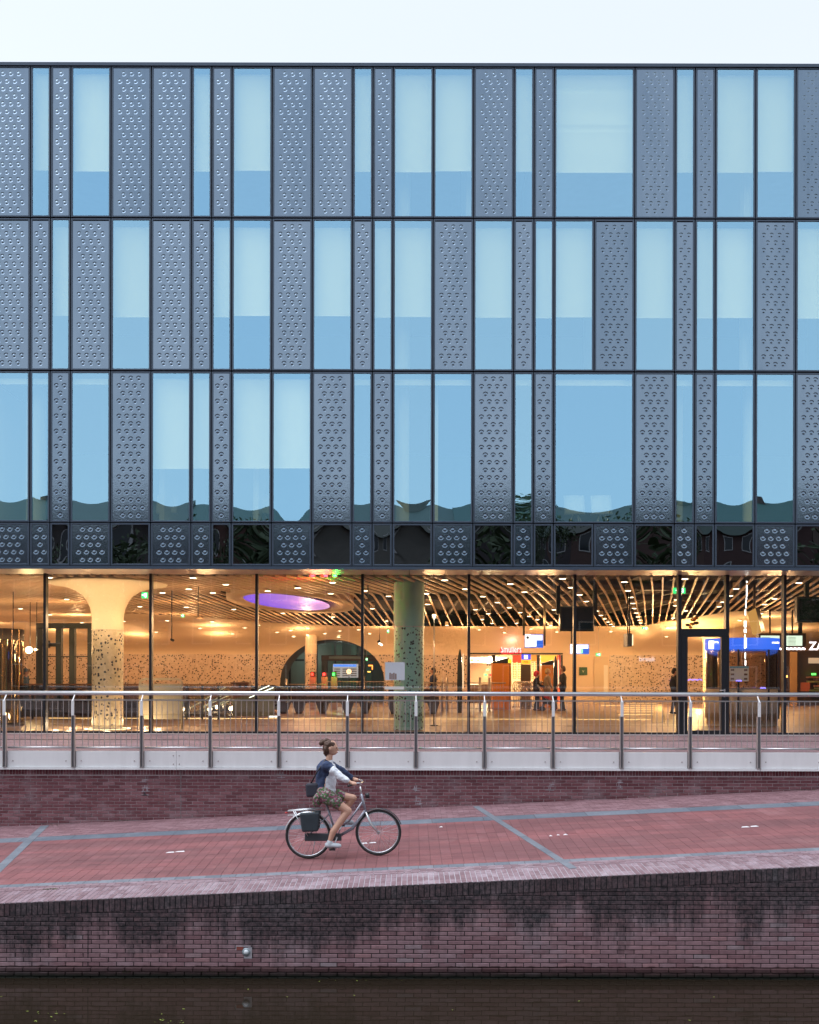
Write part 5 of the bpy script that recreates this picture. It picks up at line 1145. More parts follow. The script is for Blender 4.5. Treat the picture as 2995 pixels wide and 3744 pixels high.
def lit(u0, v0, u1, v1, col, st, nm, par, y=None, th=.04):
    y = y or yy; x0, z1 = px(u0, v0, y); x1, z0 = px(u1, v1, y); return M().box(min(x0, x1), max(x0, x1), y, y + th, min(z0, z1), max(z0, z1)).build(nm, emit(nm + '_glow', col, st) if st else mat(nm + '_paint', col, .5), par)
FOOD = mat('menu_picture', (.6, .3, .08), .6)
for u0, u1 in ((1718, 1735), (1738, 1761), (1764, 1801)):
    mb_ = lit(u0, 2402, u1, 2423, (.78, .95, .85), 1.5, 'menu_screen', sh, YB + 1.2); c_ = (u0 + u1)/2; lit(c_ - 5, 2410, c_ + 4, 2417, (.75, .38, .12), .9, 'food_picture', mb_, YB + 1.17, .02)
lit(1811, 2402, 1852, 2416, (.7, .9, .85), 1.2, 'menu_screen', sh, YB + 1.2)
lit(1874, 2392, 1906, 2420, (.75, .07, .03), .8, 'red_panel', sh); lit(1942, 2392, 1964, 2418, (.95, .32, .05), .9, 'orange_panel', sh); lit(1976, 2392, 2036, 2420, (1, .50, .06), 1.2, 'orange_panel', sh); lit(2042, 2394, 2052, 2520, (.7, .08, .05), .6, 'red_panel', sh)
LOCK = emit('locker_light', (1, .72, .25), 2.6); LOCKF = mat('locker_frame', (.35, .16, .06), .4)
for ua, ub in ((1876, 1888), (1893, 1906), (1944, 1952), (1956, 1963)):
    lf = lit(ua, 2420, ub, 2480, (.30, .13, .05), 0, 'food_locker', sh, YB + .45)
    for q in range(9):
        (xa_, za_), (xb_, zb3) = px(ua + 2, 2424 + q*6.2, YB + .43), px(ub - 2, 2427.5 + q*6.2, YB + .43); M().box(xa_, xb_, YB + .43, YB + .44, zb3, za_).build('locker_window', LOCK, lf)
lit(1778, 2446, 1788, 2451, (.05, .9, .4), 2, 'green_light', sh, YB + .9); lit(1771, 2463, 1782, 2471, (.1, 1, .15), 4, 'green_light', sh, YB + .28); lit(1787, 2463, 1801, 2471, (1, .04, .03), 4, 'red_light', sh, YB + .28)
lit(1720, 2500, 1760, 2503, (1, .8, .45), 2.5, 'counter_light', sh, YB + .28)
for q in range(3): m = M(); m.tube([(X(1782 + 7*q, YB+.9), YB + .9, Z(2430, YB+.9)), (X(1782+7*q, YB+.9), YB + .88, Z(2430, YB+.9))], .05, 10); m.build('pan', BLACK, sh)
for xq in (4.2, 6.6): point((xq, YB + .9, 2.2), 55, (1, .75, .42), .15)
# its red neon name
y = YB - .12; x, z = px(1869, 2374, y); ns = thing('shop_sign', 'white neon shop name with red outline above the snack counter', 'sign', (x, y, z))
text('Smullers', emit('red_neon', (1, .02, .04), 1.3), .50, (x, y + .03, z), ns, 'outline', ext=.01, sx=.62, bold=.045); text('Smullers', emit('white_neon', (1, .80, .78), 1.4), .50, (x, y, z), ns, 'lettering', ext=.012, sx=.62, bold=.0)
point((x, y - .5, z + .25), 2, (1, .55, .5), .2)
# ticket machines
def machine(u0, u1, v0, y, label, scr):
    x0, x1 = X(u0, y), X(u1, y); zt = Z(v0, y); t = thing('ticket_machine', label, 'ticket machine', ((x0+x1)/2, y, 0)); M().bbox(x0, x1, y, y + .7, 0, zt, .01).build('body', mat('orange_enamel', (.78, .26, .02), .4), t)
    m = M(); m.hull8([(x0, y - .02, zt), (x1, y - .02, zt), (x1, y + .7, zt), (x0, y + .7, zt), (x0, y - .02, zt + .05), (x1, y - .02, zt + .22), (x1, y + .7, zt + .22), (x0, y + .7, zt + .05)]); m.build('top', mat('machine_top_black', (.02, .02, .022), .3), t)
    if scr == 1:
        M().box(x1, x1 + .12, y + .2, y + .6, zt - 1.0, zt - .38).build('payment_unit', BLACK, t); M().bbox(x1 + .001, x1 + .1, y + .1, y + .62, 0, zt, .01).build('side', mat('orange_shade_panel', (.45, .17, .03), .5), t)
        lit((x1/y*F + CU) - 3, v0 - 14, (x1/y*F + CU) + 9, v0 - 1, (1, .75, .03), 1.3, 'yellow_sign', t, y - .03)
    else: M().bbox(x1, x1 + .10, y, y + .65, 0, zt + .12, .03).build('blade', mat('blade_navy', (.02, .03, .07), .25), t); lit(2029, 2448, 2034, 2500, (.6, .85, 1), 2.2, 'light_edge', t, y - .03)
    return t
machine(1802, 1861, 2424, 38.0, 'orange ticket machine with black sloping top left of the lockers', 1); machine(1981, 2024, 2430, 40.5, 'orange ticket machine with dark curved blade behind the fair haired person', 2)
# blue and yellow totem
y = 39.0; t = thing('railway_sign', 'hanging blue sign over yellow sign in front of the snack counter', 'sign', (X(1925, y), y, Z(2410, y))); lit(1907, 2391, 1941, 2411, (.06, .07, .75), 1.1, 'blue_panel', t, y); lit(1916, 2394, 1930, 2408, (.75, .82, 1), 2.0, 'ticket_symbol', t, y - .02, .015); lit(1907, 2411.3, 1941, 2427, (1, .50, .03), 1.2, 'yellow_panel', t, y)
text('NS', mat('sign_ink', (.15, .03, .02), .5), .13, (X(1923, y), y - .01, Z(2419, y)), t, sx=1.2); M().box(X(1905, y) , X(1942, y), y + .05, y + .12, 0, Z(2428, y)).build('column', mat('totem_brown', (.16, .11, .07), .6), t)
# dark blade pillars
for u, y, zt, lb in ((1682, 34.5, Z(2374, 34.5), 'slim dark leaf shaped pillar left of the snack counter'), (2032, 38.5, Z(2398, 38.5), 'slim dark leaf shaped pillar right of the ticket machines')):
    x = X(u, y); t = thing('gate_pillar', lb, 'pillar', (x, y, 0)); m = M(); prof = [(.02, zt), (.07, zt - .25), (.09, zt - .7), (.10, zt - 1.2), (.09, .2), (.08, 0)]
    vs = []; 
    for r_, z in prof: vs += [(x - r_, y, z), (x + r_*.8, y - .03, z), (x + r_, y + .12, z), (x - r_, y + .14, z)]
    m.add(vs, [(4*i+j, 4*i+4+j, 4*i+4+(j+1)%4, 4*i+(j+1)%4) for i in range(5) for j in range(4)]); m.build('blade', mat('blade_slate', (.03, .04, .045), .25, .2), t)
    m = M(); m.box(x + .105, x + .135, y - .03, y + .1, .9, zt - .15); m.build('light_edge', emit('blade_edge', (1, .70, .42), 1.3), t)
# row of luggage trolleys / curved chrome racks
y = 37.5; rk = thing('bicycle_rack', 'row of curved chrome hoops and sloping bars before the lockers', 'rack', (X(1920, y), y, 0)); CHR = mat('chrome', (.75, .66, .55), .15, .95)
for q in range(17):
    x = X(1878 + 6.2*q, y); m = M(); m.tube([(x, y, .12), (x - .03, y, .95)] + [(x - .03 + .11 + .11*math.cos(a), y - .02, .98 + .17*math.sin(a)) for a in (3.0, 2.4, 1.8, 1.2, .6, 0)] + [(x + .30, y - .3, .66)], .017, 6); m.build('hoop', CHR, rk)
m = M(); m.tube([(X(1872, y), y, .12), (X(1990, y), y, .12)], .02, 6); m.build('rail', CHR, rk)
for q in range(9): x = X(1874 + 11*q, y); m = M(); m.tube([(x, y - .05, .92), (x + .25, y - .35, .55)], .014, 6); m.build('bar', CHR, rk)
# hanging direction signs
def hang_sign(u0, v0, u1, v1, y, label, posts, arr, extra=0):
    x0, z1 = px(u0, v0, y); x1, z0 = px(u1, v1, y); t = thing('direction_sign', label, 'sign', ((x0+x1)/2, y, z0)); M().box(x0, x1, y, y + .12, z0, z1).build('case', emit('sign_blue', (.04, .16, .80), .9), t); w = x1 - x0; h = z1 - z0; WS = emit('sign_white', (1, .95, .92), 2.2)
    M().box(x0, x0 + w*.30, y - .006, y - .001, z0 + h*.05, z1).build('pictogram_field', WS, t); M().box(x0 + w*.32, x0 + w*.95, y - .006, y - .001, z0 + h*.56, z1 - h*.06).build('text_field', WS, t); M().box(x0 + w*.32, x0 + w*.62, y - .006, y - .001, z0 + h*.08, z0 + h*.52).build('text_field', WS, t)
    INK = mat('sign_ink_dark', (.05, .03, .05), .5); m = M(); m.disc((x0 + w*.14, y - .010, z0 + h*.75), h*.11, 'y', 14); m.build('pictogram', INK, t); text(arr, INK, h*.35, (x0 + w*.14, y - .010, z0 + h*.30), t, 'arrow')
    if extra: M().box(x0 + w*.52, x0 + w*.66, y - .012, y - .007, z0 + h*.10, z0 + h*.50).build('green_field', emit('sign_green', (.3, 1, .4), 1.6), t)
    for (ua, ub, va, vb) in posts: (xa_, za_), (xb_, zb4) = px(ua, va, y + .03), px(ub, vb, y + .03); M().box(xa_, xb_, y + .03, y + .10, zb4, max(3.75, za_)).build('hanger', mat('hanger_olive', (.06, .05, .03), .5), t)
    return t
hang_sign(1920, 2318, 1986, 2367, 30.0, 'lit blue and white direction sign hung from two posts above the shop', ((1912, 1919, 2253, 2322), (1988, 1995, 2250, 2360)), '<'); hang_sign(2086, 2354, 2154, 2390, 36.0, 'lit blue and white direction sign with a small green field behind the glazing bar', ((2088, 2092, 2300, 2354),), '<', 1)
# hanging screens
def screen(x0, x1, z0, z1, y, label, posts, scr, tilt=0):
    t = thing('hanging_screen', label, 'screen', ((x0+x1)/2, y, z0)); M().bbox(x0, x1, y, y + .18, z0, z1, .02).build('case', mat('screen_case', (.012, .02, .026), .4), t)
    M().box(x0 + .06, x1 - .06, y - .004, y - .001, z0 + .06, z1 - .05).build('display', scr, t)
    for xp in posts: M().box(xp - .05, xp + .05, y + .03, y + .13, z1 - .2, 3.76).build('hanger', mat('hanger_dark', (.015, .018, .018), .5), t)
    return t
SB = mat('screen_dark_blue', (.01, .03, .05), .15); y = 24.2
screen(X(2047, y), X(2172, y), Z(2306, y), Z(2215, y), y, 'dark blue screen hung from two thick posts right of the shop sign', (X(2042, y), X(2177, y)), SB); y = 23.6
screen(X(2915, y), X(3075, y), Z(2272, y), Z(2178, y), y, 'dark screen hung from one post at the right edge', (X(2953, y),), mat('screen_green_black', (.006, .014, .014), .15))
y = 27.0; x, z = px(2305, 2360, y); t = thing('narrow_sign', 'narrow dark sign box hung edge on from twin rods', 'sign', (x, y, z)); M().box(X(2294, y), X(2311, y), y, y + .5, Z(2362, y), Z(2314, y)).build('case', mat('navy_case', (.02, .035, .07), .4), t); M().box(X(2311, y) + .003, X(2317, y), y + .05, y + .45, Z(2358, y), Z(2318, y)).build('lit_face', emit('lit_edge', (1, .75, .45), 1.6), t)
for u in (2301, 2308): m = M(); m.tube([(X(u, y), y + .2, Z(2315, y)), (X(u, y), y + .2, 3.8)], .02, 6); m.build('rod', DARKF, t)
# exit signs
GRN = emit('exit_green', (.03, .72, .18), 1.5); EXW = emit('exit_white', (.85, 1, .9), 2.6)
for u, v, w, h, y, lb in ((528, 2178.5, 22, 22, 24.6, 'green exit sign hanging beside the flared column head'), (2484, 2157, 44, 21, 24.4, 'green exit sign with white arrow behind the top of the door post'), (2358, 2295, 23, 11, 36, 'small green exit sign hung before the vault right of the narrow sign'), (667, 2253, 11, 11, 36, 'tiny green exit sign far back under the left slats'), (1419, 2308, 8, 13, 36, 'tiny green exit sign left of the pale green column'), (2188, 2392, 18, 11, 44, 'pale green exit sign above the side door'), (1341, 2411, 7, 10, 46, 'tiny green exit sign inside the arch'), (590 + 16, 2590, 0, 0, 0, '')):
    if not w: continue
    x, z = px(u, v, y); a, b = w*y/F/2, h*y/F/2; t = thing('exit_sign', lb, 'exit sign', (x, y, z - b)); M().box(x - a, x + a, y, y + .05, z - b, z + b).build('case', GRN, t)
    text('<', EXW, b*1.6, (x - a*.45, y - .004, z), t, 'arrow', bold=.004); m = M(); m.box(x + a*.05, x + a*.65, y - .006, y - .001, z - b*.7, z + b*.7); m.build('doorway', EXW, t); m = M(); m.tube([(x + a*.15, y - .008, z - b*.55), (x + a*.35, y - .008, z), (x + a*.42, y - .008, z + b*.35)], b*.10, 6); m.build('running_figure', GRN, t)
    m = M(); m.tube([(x, y + .02, z + b), (x, y + .02, min(3.8, vault_z(x, y)) + .05)], .008, 6); m.build('rod', STEELD, t)
# thin rods with cameras and lamps hanging
for u, v0, v1, y, lb, kind_ in ((628, 2235, 2340, 26, 'thin black rod with a small camera below the left slats', 1), (724, 2160, 2262, 25, 'tilted disc lamp hanging on a thin rod under the left slats', 2), (1345, 2110, 2195, 24.5, 'dark bent lamp hanging just right of the middle glazing bar', 2), (1388, 2265, 2345, 40, 'small spotlight glowing at the end of a black rod near the arch', 3)):
    x = X(u, y); t = thing('hanging_lamp' if kind_ != 1 else 'camera_rod', lb, 'lamp' if kind_ != 1 else 'camera', (x, y, Z(v1, y))); m = M(); m.tube([(x, y, 3.85), (x, y, Z(v1, y))], .014, 6); m.build('rod', DARKF, t); z = Z(v1, y)
    if kind_ == 1: m = M(); m.tube([(x - .02, y, z), (x + .06, y - .05, z - .03)], .035, 8); m.build('camera_body', DARKF, t)
    elif kind_ == 2:
        m = M(); m.lathe([(.0, .06), (.08, .05), (.13, .0), (.12, -.015), (.0, -.02)], (x + .03, y, z - .02), 20); o = m.build('shade', mat('lamp_shade_tan', (.40, .26, .16) if u < 1000 else (.10, .07, .05), .4), t)
    else: m = M(); m.tube([(x, y, z), (x - .05, y - .05, z - .05)], .07, 10); m.build('head', DARKF, t); m = M(); m.tube([(x - .03, y - .08, z - .09), (x + .12, y - .08, z - .17)], .04, 10); m.build('lens', emit('spot_lens', (1, .8, .5), 7), t)
# posters stuck to the glass
y = YG - .02; PAP = mat('white_notice_paper', (.62, .66, .72), .7, 0, .05, 3)
t = thing('notice', 'white paper notice taped to the glass in front of the pale green column', 'notice', (X(1443, y), y, Z(2487, y))); M().box(X(1408, y), X(1480, y), y - .004, y, Z(2487, y), Z(2421, y)).build('sheet', PAP, t)
m = M(); [m.box(X(1424 + 7*q, y), X(1429 + 7*q, y), y - .008, y - .0045, Z(2484, y), Z(2460 + 3*(q % 2), y)) for q in range(4)]; m.build('printed_bars', mat('print_brown', (.25, .15, .12), .7), t)
t = thing('notice', 'small white plate on the glass below the paper notice', 'notice', (X(1443, y), y, Z(2521, y))); M().box(X(1407, y), X(1478, y), y - .004, y, Z(2521, y), Z(2510, y)).build('sheet', mat('white_plate', (.8, .78, .74), .5), t)
# right hand side: round kiosk with blue fascia
y = 26.2; kc = X(2712, y); t = thing('kiosk', 'round information kiosk with blue lit fascia and brown glass body behind the door', 'kiosk', (kc, y, 0)); KR = 1.0; BLUE = emit('kiosk_blue', (.03, .14, .85), 1.0)
m = M(); m.lathe([(KR, Z(2375, y)), (KR, Z(2334, y))], (kc, y, 0), 56); m.build('fascia', BLUE, t); m = M(); m.lathe([(KR - .03, .2), (KR - .03, Z(2375, y))], (kc, y, 0), 56); m.build('glass_body', glass('kiosk_glass', .05, (.70, .60, .50), (.9, .9, .9), .03), t)
m = M(); m.lathe([(KR - .06, 0), (KR - .06, .2), (KR - .02, .2), (KR - .02, 1.02), (KR - .10, 1.02)], (kc, y, 0), 56); m.build('base', mat('kiosk_base', (.50, .40, .30), .5), t); m = M(); m.lathe([(KR + .005, Z(2334, y)), (0, Z(2334, y) + .02)], (kc, y, 0), 40); m.build('roof', DARKF, t)
for a in (-2.5, -2.0, -1.15, -.62): m = M(); m.box(kc + KR*math.cos(a) - .02, kc + KR*math.cos(a) + .02, y + KR*math.sin(a) - .02, y + KR*math.sin(a) + .02, .2, Z(2375, y)); m.build('post', DARKF, t)
WK = emit('kiosk_white', (1, .96, .95), 2.4)
for u0 in (2590, 2778):
    yf = y - math.sqrt(max(.01, KR**2 - (X(u0 + 10, y) - kc)**2)) - .04 if abs(X(u0+10, y) - kc) < KR else y - .1
    x0, z1 = px(u0 + 2, 2340, yf); x1, z0 = px(u0 + 20, 2370, yf); M().box(x0, x1, yf, yf + .02, z0, z1).build('pictogram_field', WK, t); text('OV Informatie', WK, .085, (px(u0 + 44, 0, yf)[0], yf, px(0, 2346, yf)[1]), t, bold=.002, sx=.8)
x0, z1 = px(2668, 2433, y - KR - .05); x1, z0 = px(2738, 2488, y - KR - .05); pm = M().box(x0, x1, y - KR - .05, y - KR - .04, z0, z1).build('poster', mat('kiosk_poster', (.66, .68, .68), .6), t); M().box(x0, x1, y - KR - .056, y - KR - .051, z1 - .05, z1).build('poster_header', mat('poster_blue', (.10, .30, .45), .6), pm)
for q in range(3):
    for s_ in (0, 1): M().box(x0 + .03 + s_*(x1-x0-.16), x0 + .12 + s_*(x1-x0-.16), y - KR - .056, y - KR - .051, z0 + .04 + .12*q, z0 + .09 + .12*q).build('poster_picture', mat('poster_brown', (.16, .10, .07), .6), pm)
# glowing tubes added in place of a lamp's mirrored streak
y = 22.9; x = X(2724, y); t = thing('reflection_streak', 'vertical chain of added glowing tubes imitating a reflection in front of the kiosk', 'light', (x, y, Z(2430, y))); ST = emit('streak_glow_white', (1, .97, .9), 7); 
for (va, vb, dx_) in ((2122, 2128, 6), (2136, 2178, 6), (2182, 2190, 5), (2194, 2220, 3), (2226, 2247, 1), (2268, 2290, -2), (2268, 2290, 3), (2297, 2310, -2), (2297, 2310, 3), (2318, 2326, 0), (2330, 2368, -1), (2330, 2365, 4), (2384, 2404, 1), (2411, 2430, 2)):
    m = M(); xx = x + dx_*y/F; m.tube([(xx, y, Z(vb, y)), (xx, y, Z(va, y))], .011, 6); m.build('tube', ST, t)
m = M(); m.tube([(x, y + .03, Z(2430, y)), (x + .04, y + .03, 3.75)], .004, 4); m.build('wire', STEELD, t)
# departure boards and the big shop name
y = 33.0; t = thing('departure_board', 'pair of pale lit departure boards in a dark ribbed housing', 'departure board', (X(2855, y), y, Z(2360, y))); M().bbox(X(2775, y), X(2948, y), y, y + .3, Z(2361, y), Z(2312, y), .02).build('housing', mat('board_brown', (.07, .045, .03), .5), t); DB = emit('board_glow', (.72, .92, .72), 1.1)
for ua, ub in ((2781, 2850), (2875, 2933)):
    b = M().box(X(ua, y), X(ub, y), y - .01, y - .002, Z(2358, y), Z(2321, y)).build('display', DB, t)
    for q in range(6): M().box(X(ua + 4, y), X(ua + 34, y), y - .014, y - .011, Z(2328 + 5*q, y), Z(2326.6 + 5*q, y)).build('text_line', mat('board_text', (.25, .32, .28), .6), b)
for u in (2821, 2903, 2932): m = M(); m.tube([(X(u, y), y + .15, Z(2315, y)), (X(u, y), y + .15, 3.75)], .03 if u != 2932 else .08, 6); m.build('hanger', DARKF, t)
y = 34.0; WT = emit('white_letters', (1, .92, .95), 3.0); x, z = px(2945, 2360, y); t = thing('shop_sign', 'large white illuminated letters at the right edge of the hall', 'sign', (x, y, z)); text('ZAAL', WT, .42, (X(2958, y), y, z), t, align='LEFT', bold=.006)
t2 = thing('light_tube', 'long bright white wavy light line under the departure boards', 'light', (X(2890, y), y, Z(2369, y))); m = M(); m.tube([(X(2838 + 3*k_, y), y, Z(2369 + 1.5*math.sin(k_*1.3), y)) for k_ in range(36)], .028, 8); m.build('tube', emit('tube_pink_white', (1, .88, .92), 7), t2)
# shop fronts behind, right edge
y = 44.0; t = thing('shop', 'dark shop front with wooden posts and stacked crates at the right edge of the hall', 'shop', (X(2920, y), y, 0)); M().box(X(2842, y), X(3500, y), y + .5, y + .6, 0, Z(2375, y)).build('rear_wall', mat('shop_dark', (.07, .04, .035), .6), t)
for ua, ub, c in ((2892, 2915, (.55, .36, .2)), (2916, 2927, (.03, .02, .02)), (2842, 2850, (.05, .03, .03))): M().box(X(ua, y), X(ub, y), y, y + .15, 0, Z(2380, y)).build('post', mat('shop_post', c, .5), t)
lit(2957, 2402, 3080, 2422, (.85, .62, .40), .5, 'sign_board', t, y + .3); lit(2968, 2458, 2984, 2465, (.1, 1, .1), 3, 'green_light', t, y + .2); lit(2925, 2492, 2962, 2524, (.55, .10, .03), .25, 'red_counter', t, y + .2); lit(2868, 2466, 2880, 2474, (1, .45, .1), 4, 'lamp', t, y + .1)
cr = random.Random(3)
for q in range(9):
    uu, v_ = cr.uniform(2940, 3010), 2470 + 8*q; (xa_, za_), (xb_, zb5) = px(uu, v_, y + .1), px(uu + 40, v_ + 6, y + .1); M().box(xa_, xb_, y + .1, y + .4, zb5, za_).build('crate', mat('crate', (cr.uniform(.2, .5), cr.uniform(.12, .3), cr.uniform(.06, .2)), .6), t)
PUR = emit('violet_light', (.25, .2, 1), 3.0)
for q, (ua, ub, v_) in enumerate(((2450, 2478, 2483), (2512, 2568, 2483), (2691, 2712, 2486), (2780, 2800, 2512))):
    tv = thing('light_garland', ['short violet light garland on the mosaic wall left of the door post', 'violet light garland seen through the glass door', 'small violet light squiggle low on the kiosk', 'small violet zigzag light at the right foot of the kiosk'][q], 'light', (X(ua, 25), 25, Z(v_, 25))) ; yv = (46.5, 45.5, 24.9, 24.9)[q]; tv.location = (X(ua, yv), yv, Z(v_, yv)); ORG[tv.name] = Vector(tv.location)
    m = M(); m.tube([(X(ua + (ub-ua)*k_/10, yv), yv, Z(v_ + 3*math.sin(k_*2.1), yv)) for k_ in range(11)], .008*yv/25, 5); m.build('tube', PUR, tv)
# orange tilted box and bronze mobile
y = 24.0; t = thing('hanging_box', 'tilted orange lit display box hanging right of the door', 'display box', (X(2760, y), y, Z(2320, y))); qd = [(2732, 2238), (2762, 2220), (2784, 2308), (2752, 2320)]; q3 = [(X(a, y), y, Z(b, y)) for a, b in qd]; q4 = [(X(a + 14, y + .25), y + .25, Z(b - 2, y + .25)) for a, b in qd]
m = M(); m.add(q3 + q4, [(0, 3, 2, 1), (0, 1, 5, 4), (3, 7, 6, 2), (0, 4, 7, 3)]); m.build('lit_face', emit('amber_panel', (.95, .48, .12), .55), t); m = M(); m.add(q3 + q4, [(1, 2, 6, 5), (4, 5, 6, 7)]); m.build('side', DARKF, t); m = M(); m.tube([(X(2763, y), y + .1, Z(2225, y)), (X(2763, y), y + .1, 3.78)], .035, 6); m.build('hanger', mat('hanger_bronze', (.12, .08, .05), .5), t)
y = 26.0; t = thing('hanging_sculpture', 'cluster of bronze discs and balls hanging above the glass door', 'sculpture', (X(2535, y), y, Z(2290, y))); BZ = mat('polished_bronze', (.65, .35, .12), .2, .9); BD = mat('dark_bronze', (.08, .05, .03), .35, .6)
for (u, v, r_, mt) in ((2543, 2243, .07, BD), (2546, 2256, .075, BZ), (2537, 2263, .085, BZ), (2545, 2276, .085, BD), (2531, 2280, .08, BZ), (2519, 2282, .07, BD), (2526, 2291, .06, BZ), (2552, 2273, .05, BD)):
    x, z = px(u, v, y); m = M(); m.lathe([(r_*math.sin(a)+.0005, -r_*.6*math.cos(a)) for a in [math.pi*i/8 for i in range(9)]], (x, y + (u % 5)*.03, z), 14); m.build('disc', mt, t)
m = M(); m.tube([(X(2535, y), y, Z(2236, y)), (X(2535, y), y, 3.8)], .008, 5); m.build('rod', BD, t)
# green door sign, side door, floor bits
y = YB - .02; t = thing('wall_sign', 'dark green square sign on the cream wall right of the shop', 'sign', (X(2132, y), y, Z(2467, y))); M().box(X(2118, y), X(2147, y), y - .04, y, Z(2467, y), Z(2438, y)).build('plate', mat('sign_dark_green', (.01, .07, .03), .4), t); text('v', mat('sign_cream', (.5, .5, .35), .6), .25, (X(2132, y), y - .045, Z(2452, y)), t)
t = thing('side_door', 'narrow pale door with a white notice strip beside the mosaic wall', 'door', (X(2200, y), y, 0)); M().box(X(2172, y), X(2224, y), y - .05, y, 0, Z(2400, y)).build('leaf', mat('side_door_cream', (.62, .50, .36), .6), t); M().box(X(2207, y), X(2222, y), y - .06, y - .051, Z(2545, y), Z(2430, y)).build('notice_strip', mat('notice_white', (.75, .72, .66), .6), t)
t = thing('wall_sign', 'small white lettering on the speckled wall right of the side door', 'sign', (X(2365, y), y, Z(2405, y))); text('break', emit('pale_letters', (.9, .75, .75), .9), .36, (X(2366, y - .05), y - .05, Z(2408, y)), t)
# taped strip of panes: pale lamp pole near the notice
y = 25.5; x = X(1587, y); t = thing('light_pole', 'thin pale pole with a small lamp right of the green column', 'pole', (x, y, 0)); m = M(); m.tube([(x, y, .9), (x, y, Z(2250, y))], .016, 8); m.build('pole', STEEL, t); m = M(); m.lathe([(.0, .0), (.05, .0), (.05, .03), (0, .035)], (x, y, Z(2252, y)), 12); m.build('lamp_head', LAMPE, t); m = M(); m.lathe([(.12, 0), (.12, .02), (.02, .03), (.016, .9)], (x, y, 0), 12); m.build('base', DARKF, t)
# ------------------------------------------------------------------ cyclist (at rest in the picture, not blurred)
CY = 13.9; BX = X(1129, CY); BZ0 = zp(BX, CY) + .004
def B(x, z, dy=0.0): return (BX + x, CY + dy, BZ0 + z + x*SX)
bike = thing('bicycle', 'silver grey step through city bicycle with rear rack, bags and dark chain case', 'bicycle', B(.52, 0))
RUB = mat('tyre_rubber', (.02, .02, .022), .7); RIM = mat('polished_rim', (.70, .72, .76), .22, .9); FRM = mat('lilac_grey_frame', (.30, .30, .36), .3, .4); SIL = mat('silver_part', (.65, .67, .7), .3, .8); BLK = mat('black_plastic', (.02, .02, .025), .4)
WR = .343
def ring(m, c, R_, r, n=48, k=8):
    vs = []
    for i in range(n):
        t = 2*math.pi*i/n
        for j in range(k):
            a = 2*math.pi*j/k; rr = R_ + r*math.cos(a); vs.append((c[0] + rr*math.cos(t), c[1] + r*math.sin(a), c[2] + rr*math.sin(t)))
    m.add(vs, [(i*k+j, i*k+(j+1)%k, ((i+1)%n)*k+(j+1)%k, ((i+1)%n)*k+j) for i in range(n) for j in range(k)], True)
for wx in (0.0, 1.047):
    c = B(wx, WR); w = link('wheel', M().tube([(c[0], c[1] - .035, c[2]), (c[0], c[1] + .035, c[2])], .022, 12).mesh('hub', SIL), bike, (0, 0, 0)); w.location = -org(bike); ORG[w.name] = Vector((0, 0, 0))
    m = M(); ring(m, c, WR - .018, .019); m.build('tyre', RUB, w); m = M(); ring(m, c, WR - .042, .010); m.build('rim', RIM, w)
    for q in range(28):
        t = 2*math.pi*q/28; s_ = (-1)**q; m = M(); m.tube([(c[0] + .02*math.cos(t + .5*s_), c[1] + .025*s_, c[2] + .02*math.sin(t + .5*s_)), (c[0] + (WR-.045)*math.cos(t), c[1], c[2] + (WR-.045)*math.sin(t))], .0013, 4, False); m.build('spoke', SIL, w)
    m = M(); vs = []
    a0, a1 = (.15, 2.9) if wx == 0 else (.35, 2.6)
    for q in range(25):
        t = a0 + (a1 - a0)*q/24
        for e in (-.028, -.014, .014, .028): rr = WR + .022 - (.012 if abs(e) > .02 else 0); vs.append((c[0] + rr*math.cos(t), c[1] + e, c[2] + rr*math.sin(t)))
    m.add(vs, [(4*i+j, 4*i+j+1, 4*i+5+j, 4*i+4+j) for i in range(24) for j in range(3)], True); m.build('mudguard', SIL if wx == 0 else BLK, bike)
bb = (.43, .30); st = (.27, .80); hd0, hd1 = (.86, .64), (.79, .93)
m = M(); m.tube([B(*hd0), B(*hd1)], .021, 10); m.tube([B(.85, .68), B(.66, .42), B(*bb)], [.024, .023, .022], 10); m.tube([B(.815, .82), B(.60, .52), B(.38, .44)], .015, 8); m.tube([B(*bb), B(*st)], .017, 10)
for e in (-.05, .05): m.tube([B(bb[0], bb[1]), B(.0, WR, e)], .010, 6); m.tube([B(.32, .66), B(.0, WR, e)], .009, 6)
m.build('frame', FRM, bike)
m = M(); 
for e in (-.05, .05): m.tube([B(.86, .66, e*.6), B(.93, .48, e), B(1.047, WR, e)], [.014, .013, .010], 8)
m.build('fork', SIL, bike)
m = M(); m.tube([B(.79, .92), B(.775, 1.04)], .013, 8); m.build('stem', SIL, bike)
m = M(); m.tube([B(.66, 1.10, -.26), B(.74, 1.12, -.24), B(.80, 1.11, -.14), B(.785, 1.07, 0), B(.80, 1.11, .14), B(.74, 1.12, .24), B(.66, 1.10, .26)], .012, 8); m.build('handlebar', SIL, bike)
for e in (-1, 1): m = M(); m.tube([B(.60, 1.085, .265*e), B(.70, 1.11, .25*e)], .017, 8); m.build('grip', BLK, bike)
m = M(); m.tube([B(.85, .90), B(.91, .90)], [.035, .045], 12); m.build('headlight', BLK, bike)
m = M(); m.tube([B(.265, .80), B(.255, .87)], .013, 8); m.build('seat_post', SIL, bike)
m = M(); m.lathe([(.0, -.03), (.07, -.02), (.10, .01), (.095, .035), (.0, .045)], B(.20, .885), 16); m.tube([B(.22, .895), B(.38, .90)], [.06, .022], 10); m.build('saddle', BLK, bike)
m = M()
for e in (-.06, 0, .06): m.tube([B(-.30, .73, e), B(.20, .745, e)], .006, 6)
for e in (-.06, .06): m.tube([B(-.22, .73, e), B(.0, WR, e*1.05)], .006, 6); m.tube([B(-.3, .66, e), B(.1, .67, e)], .005, 6)
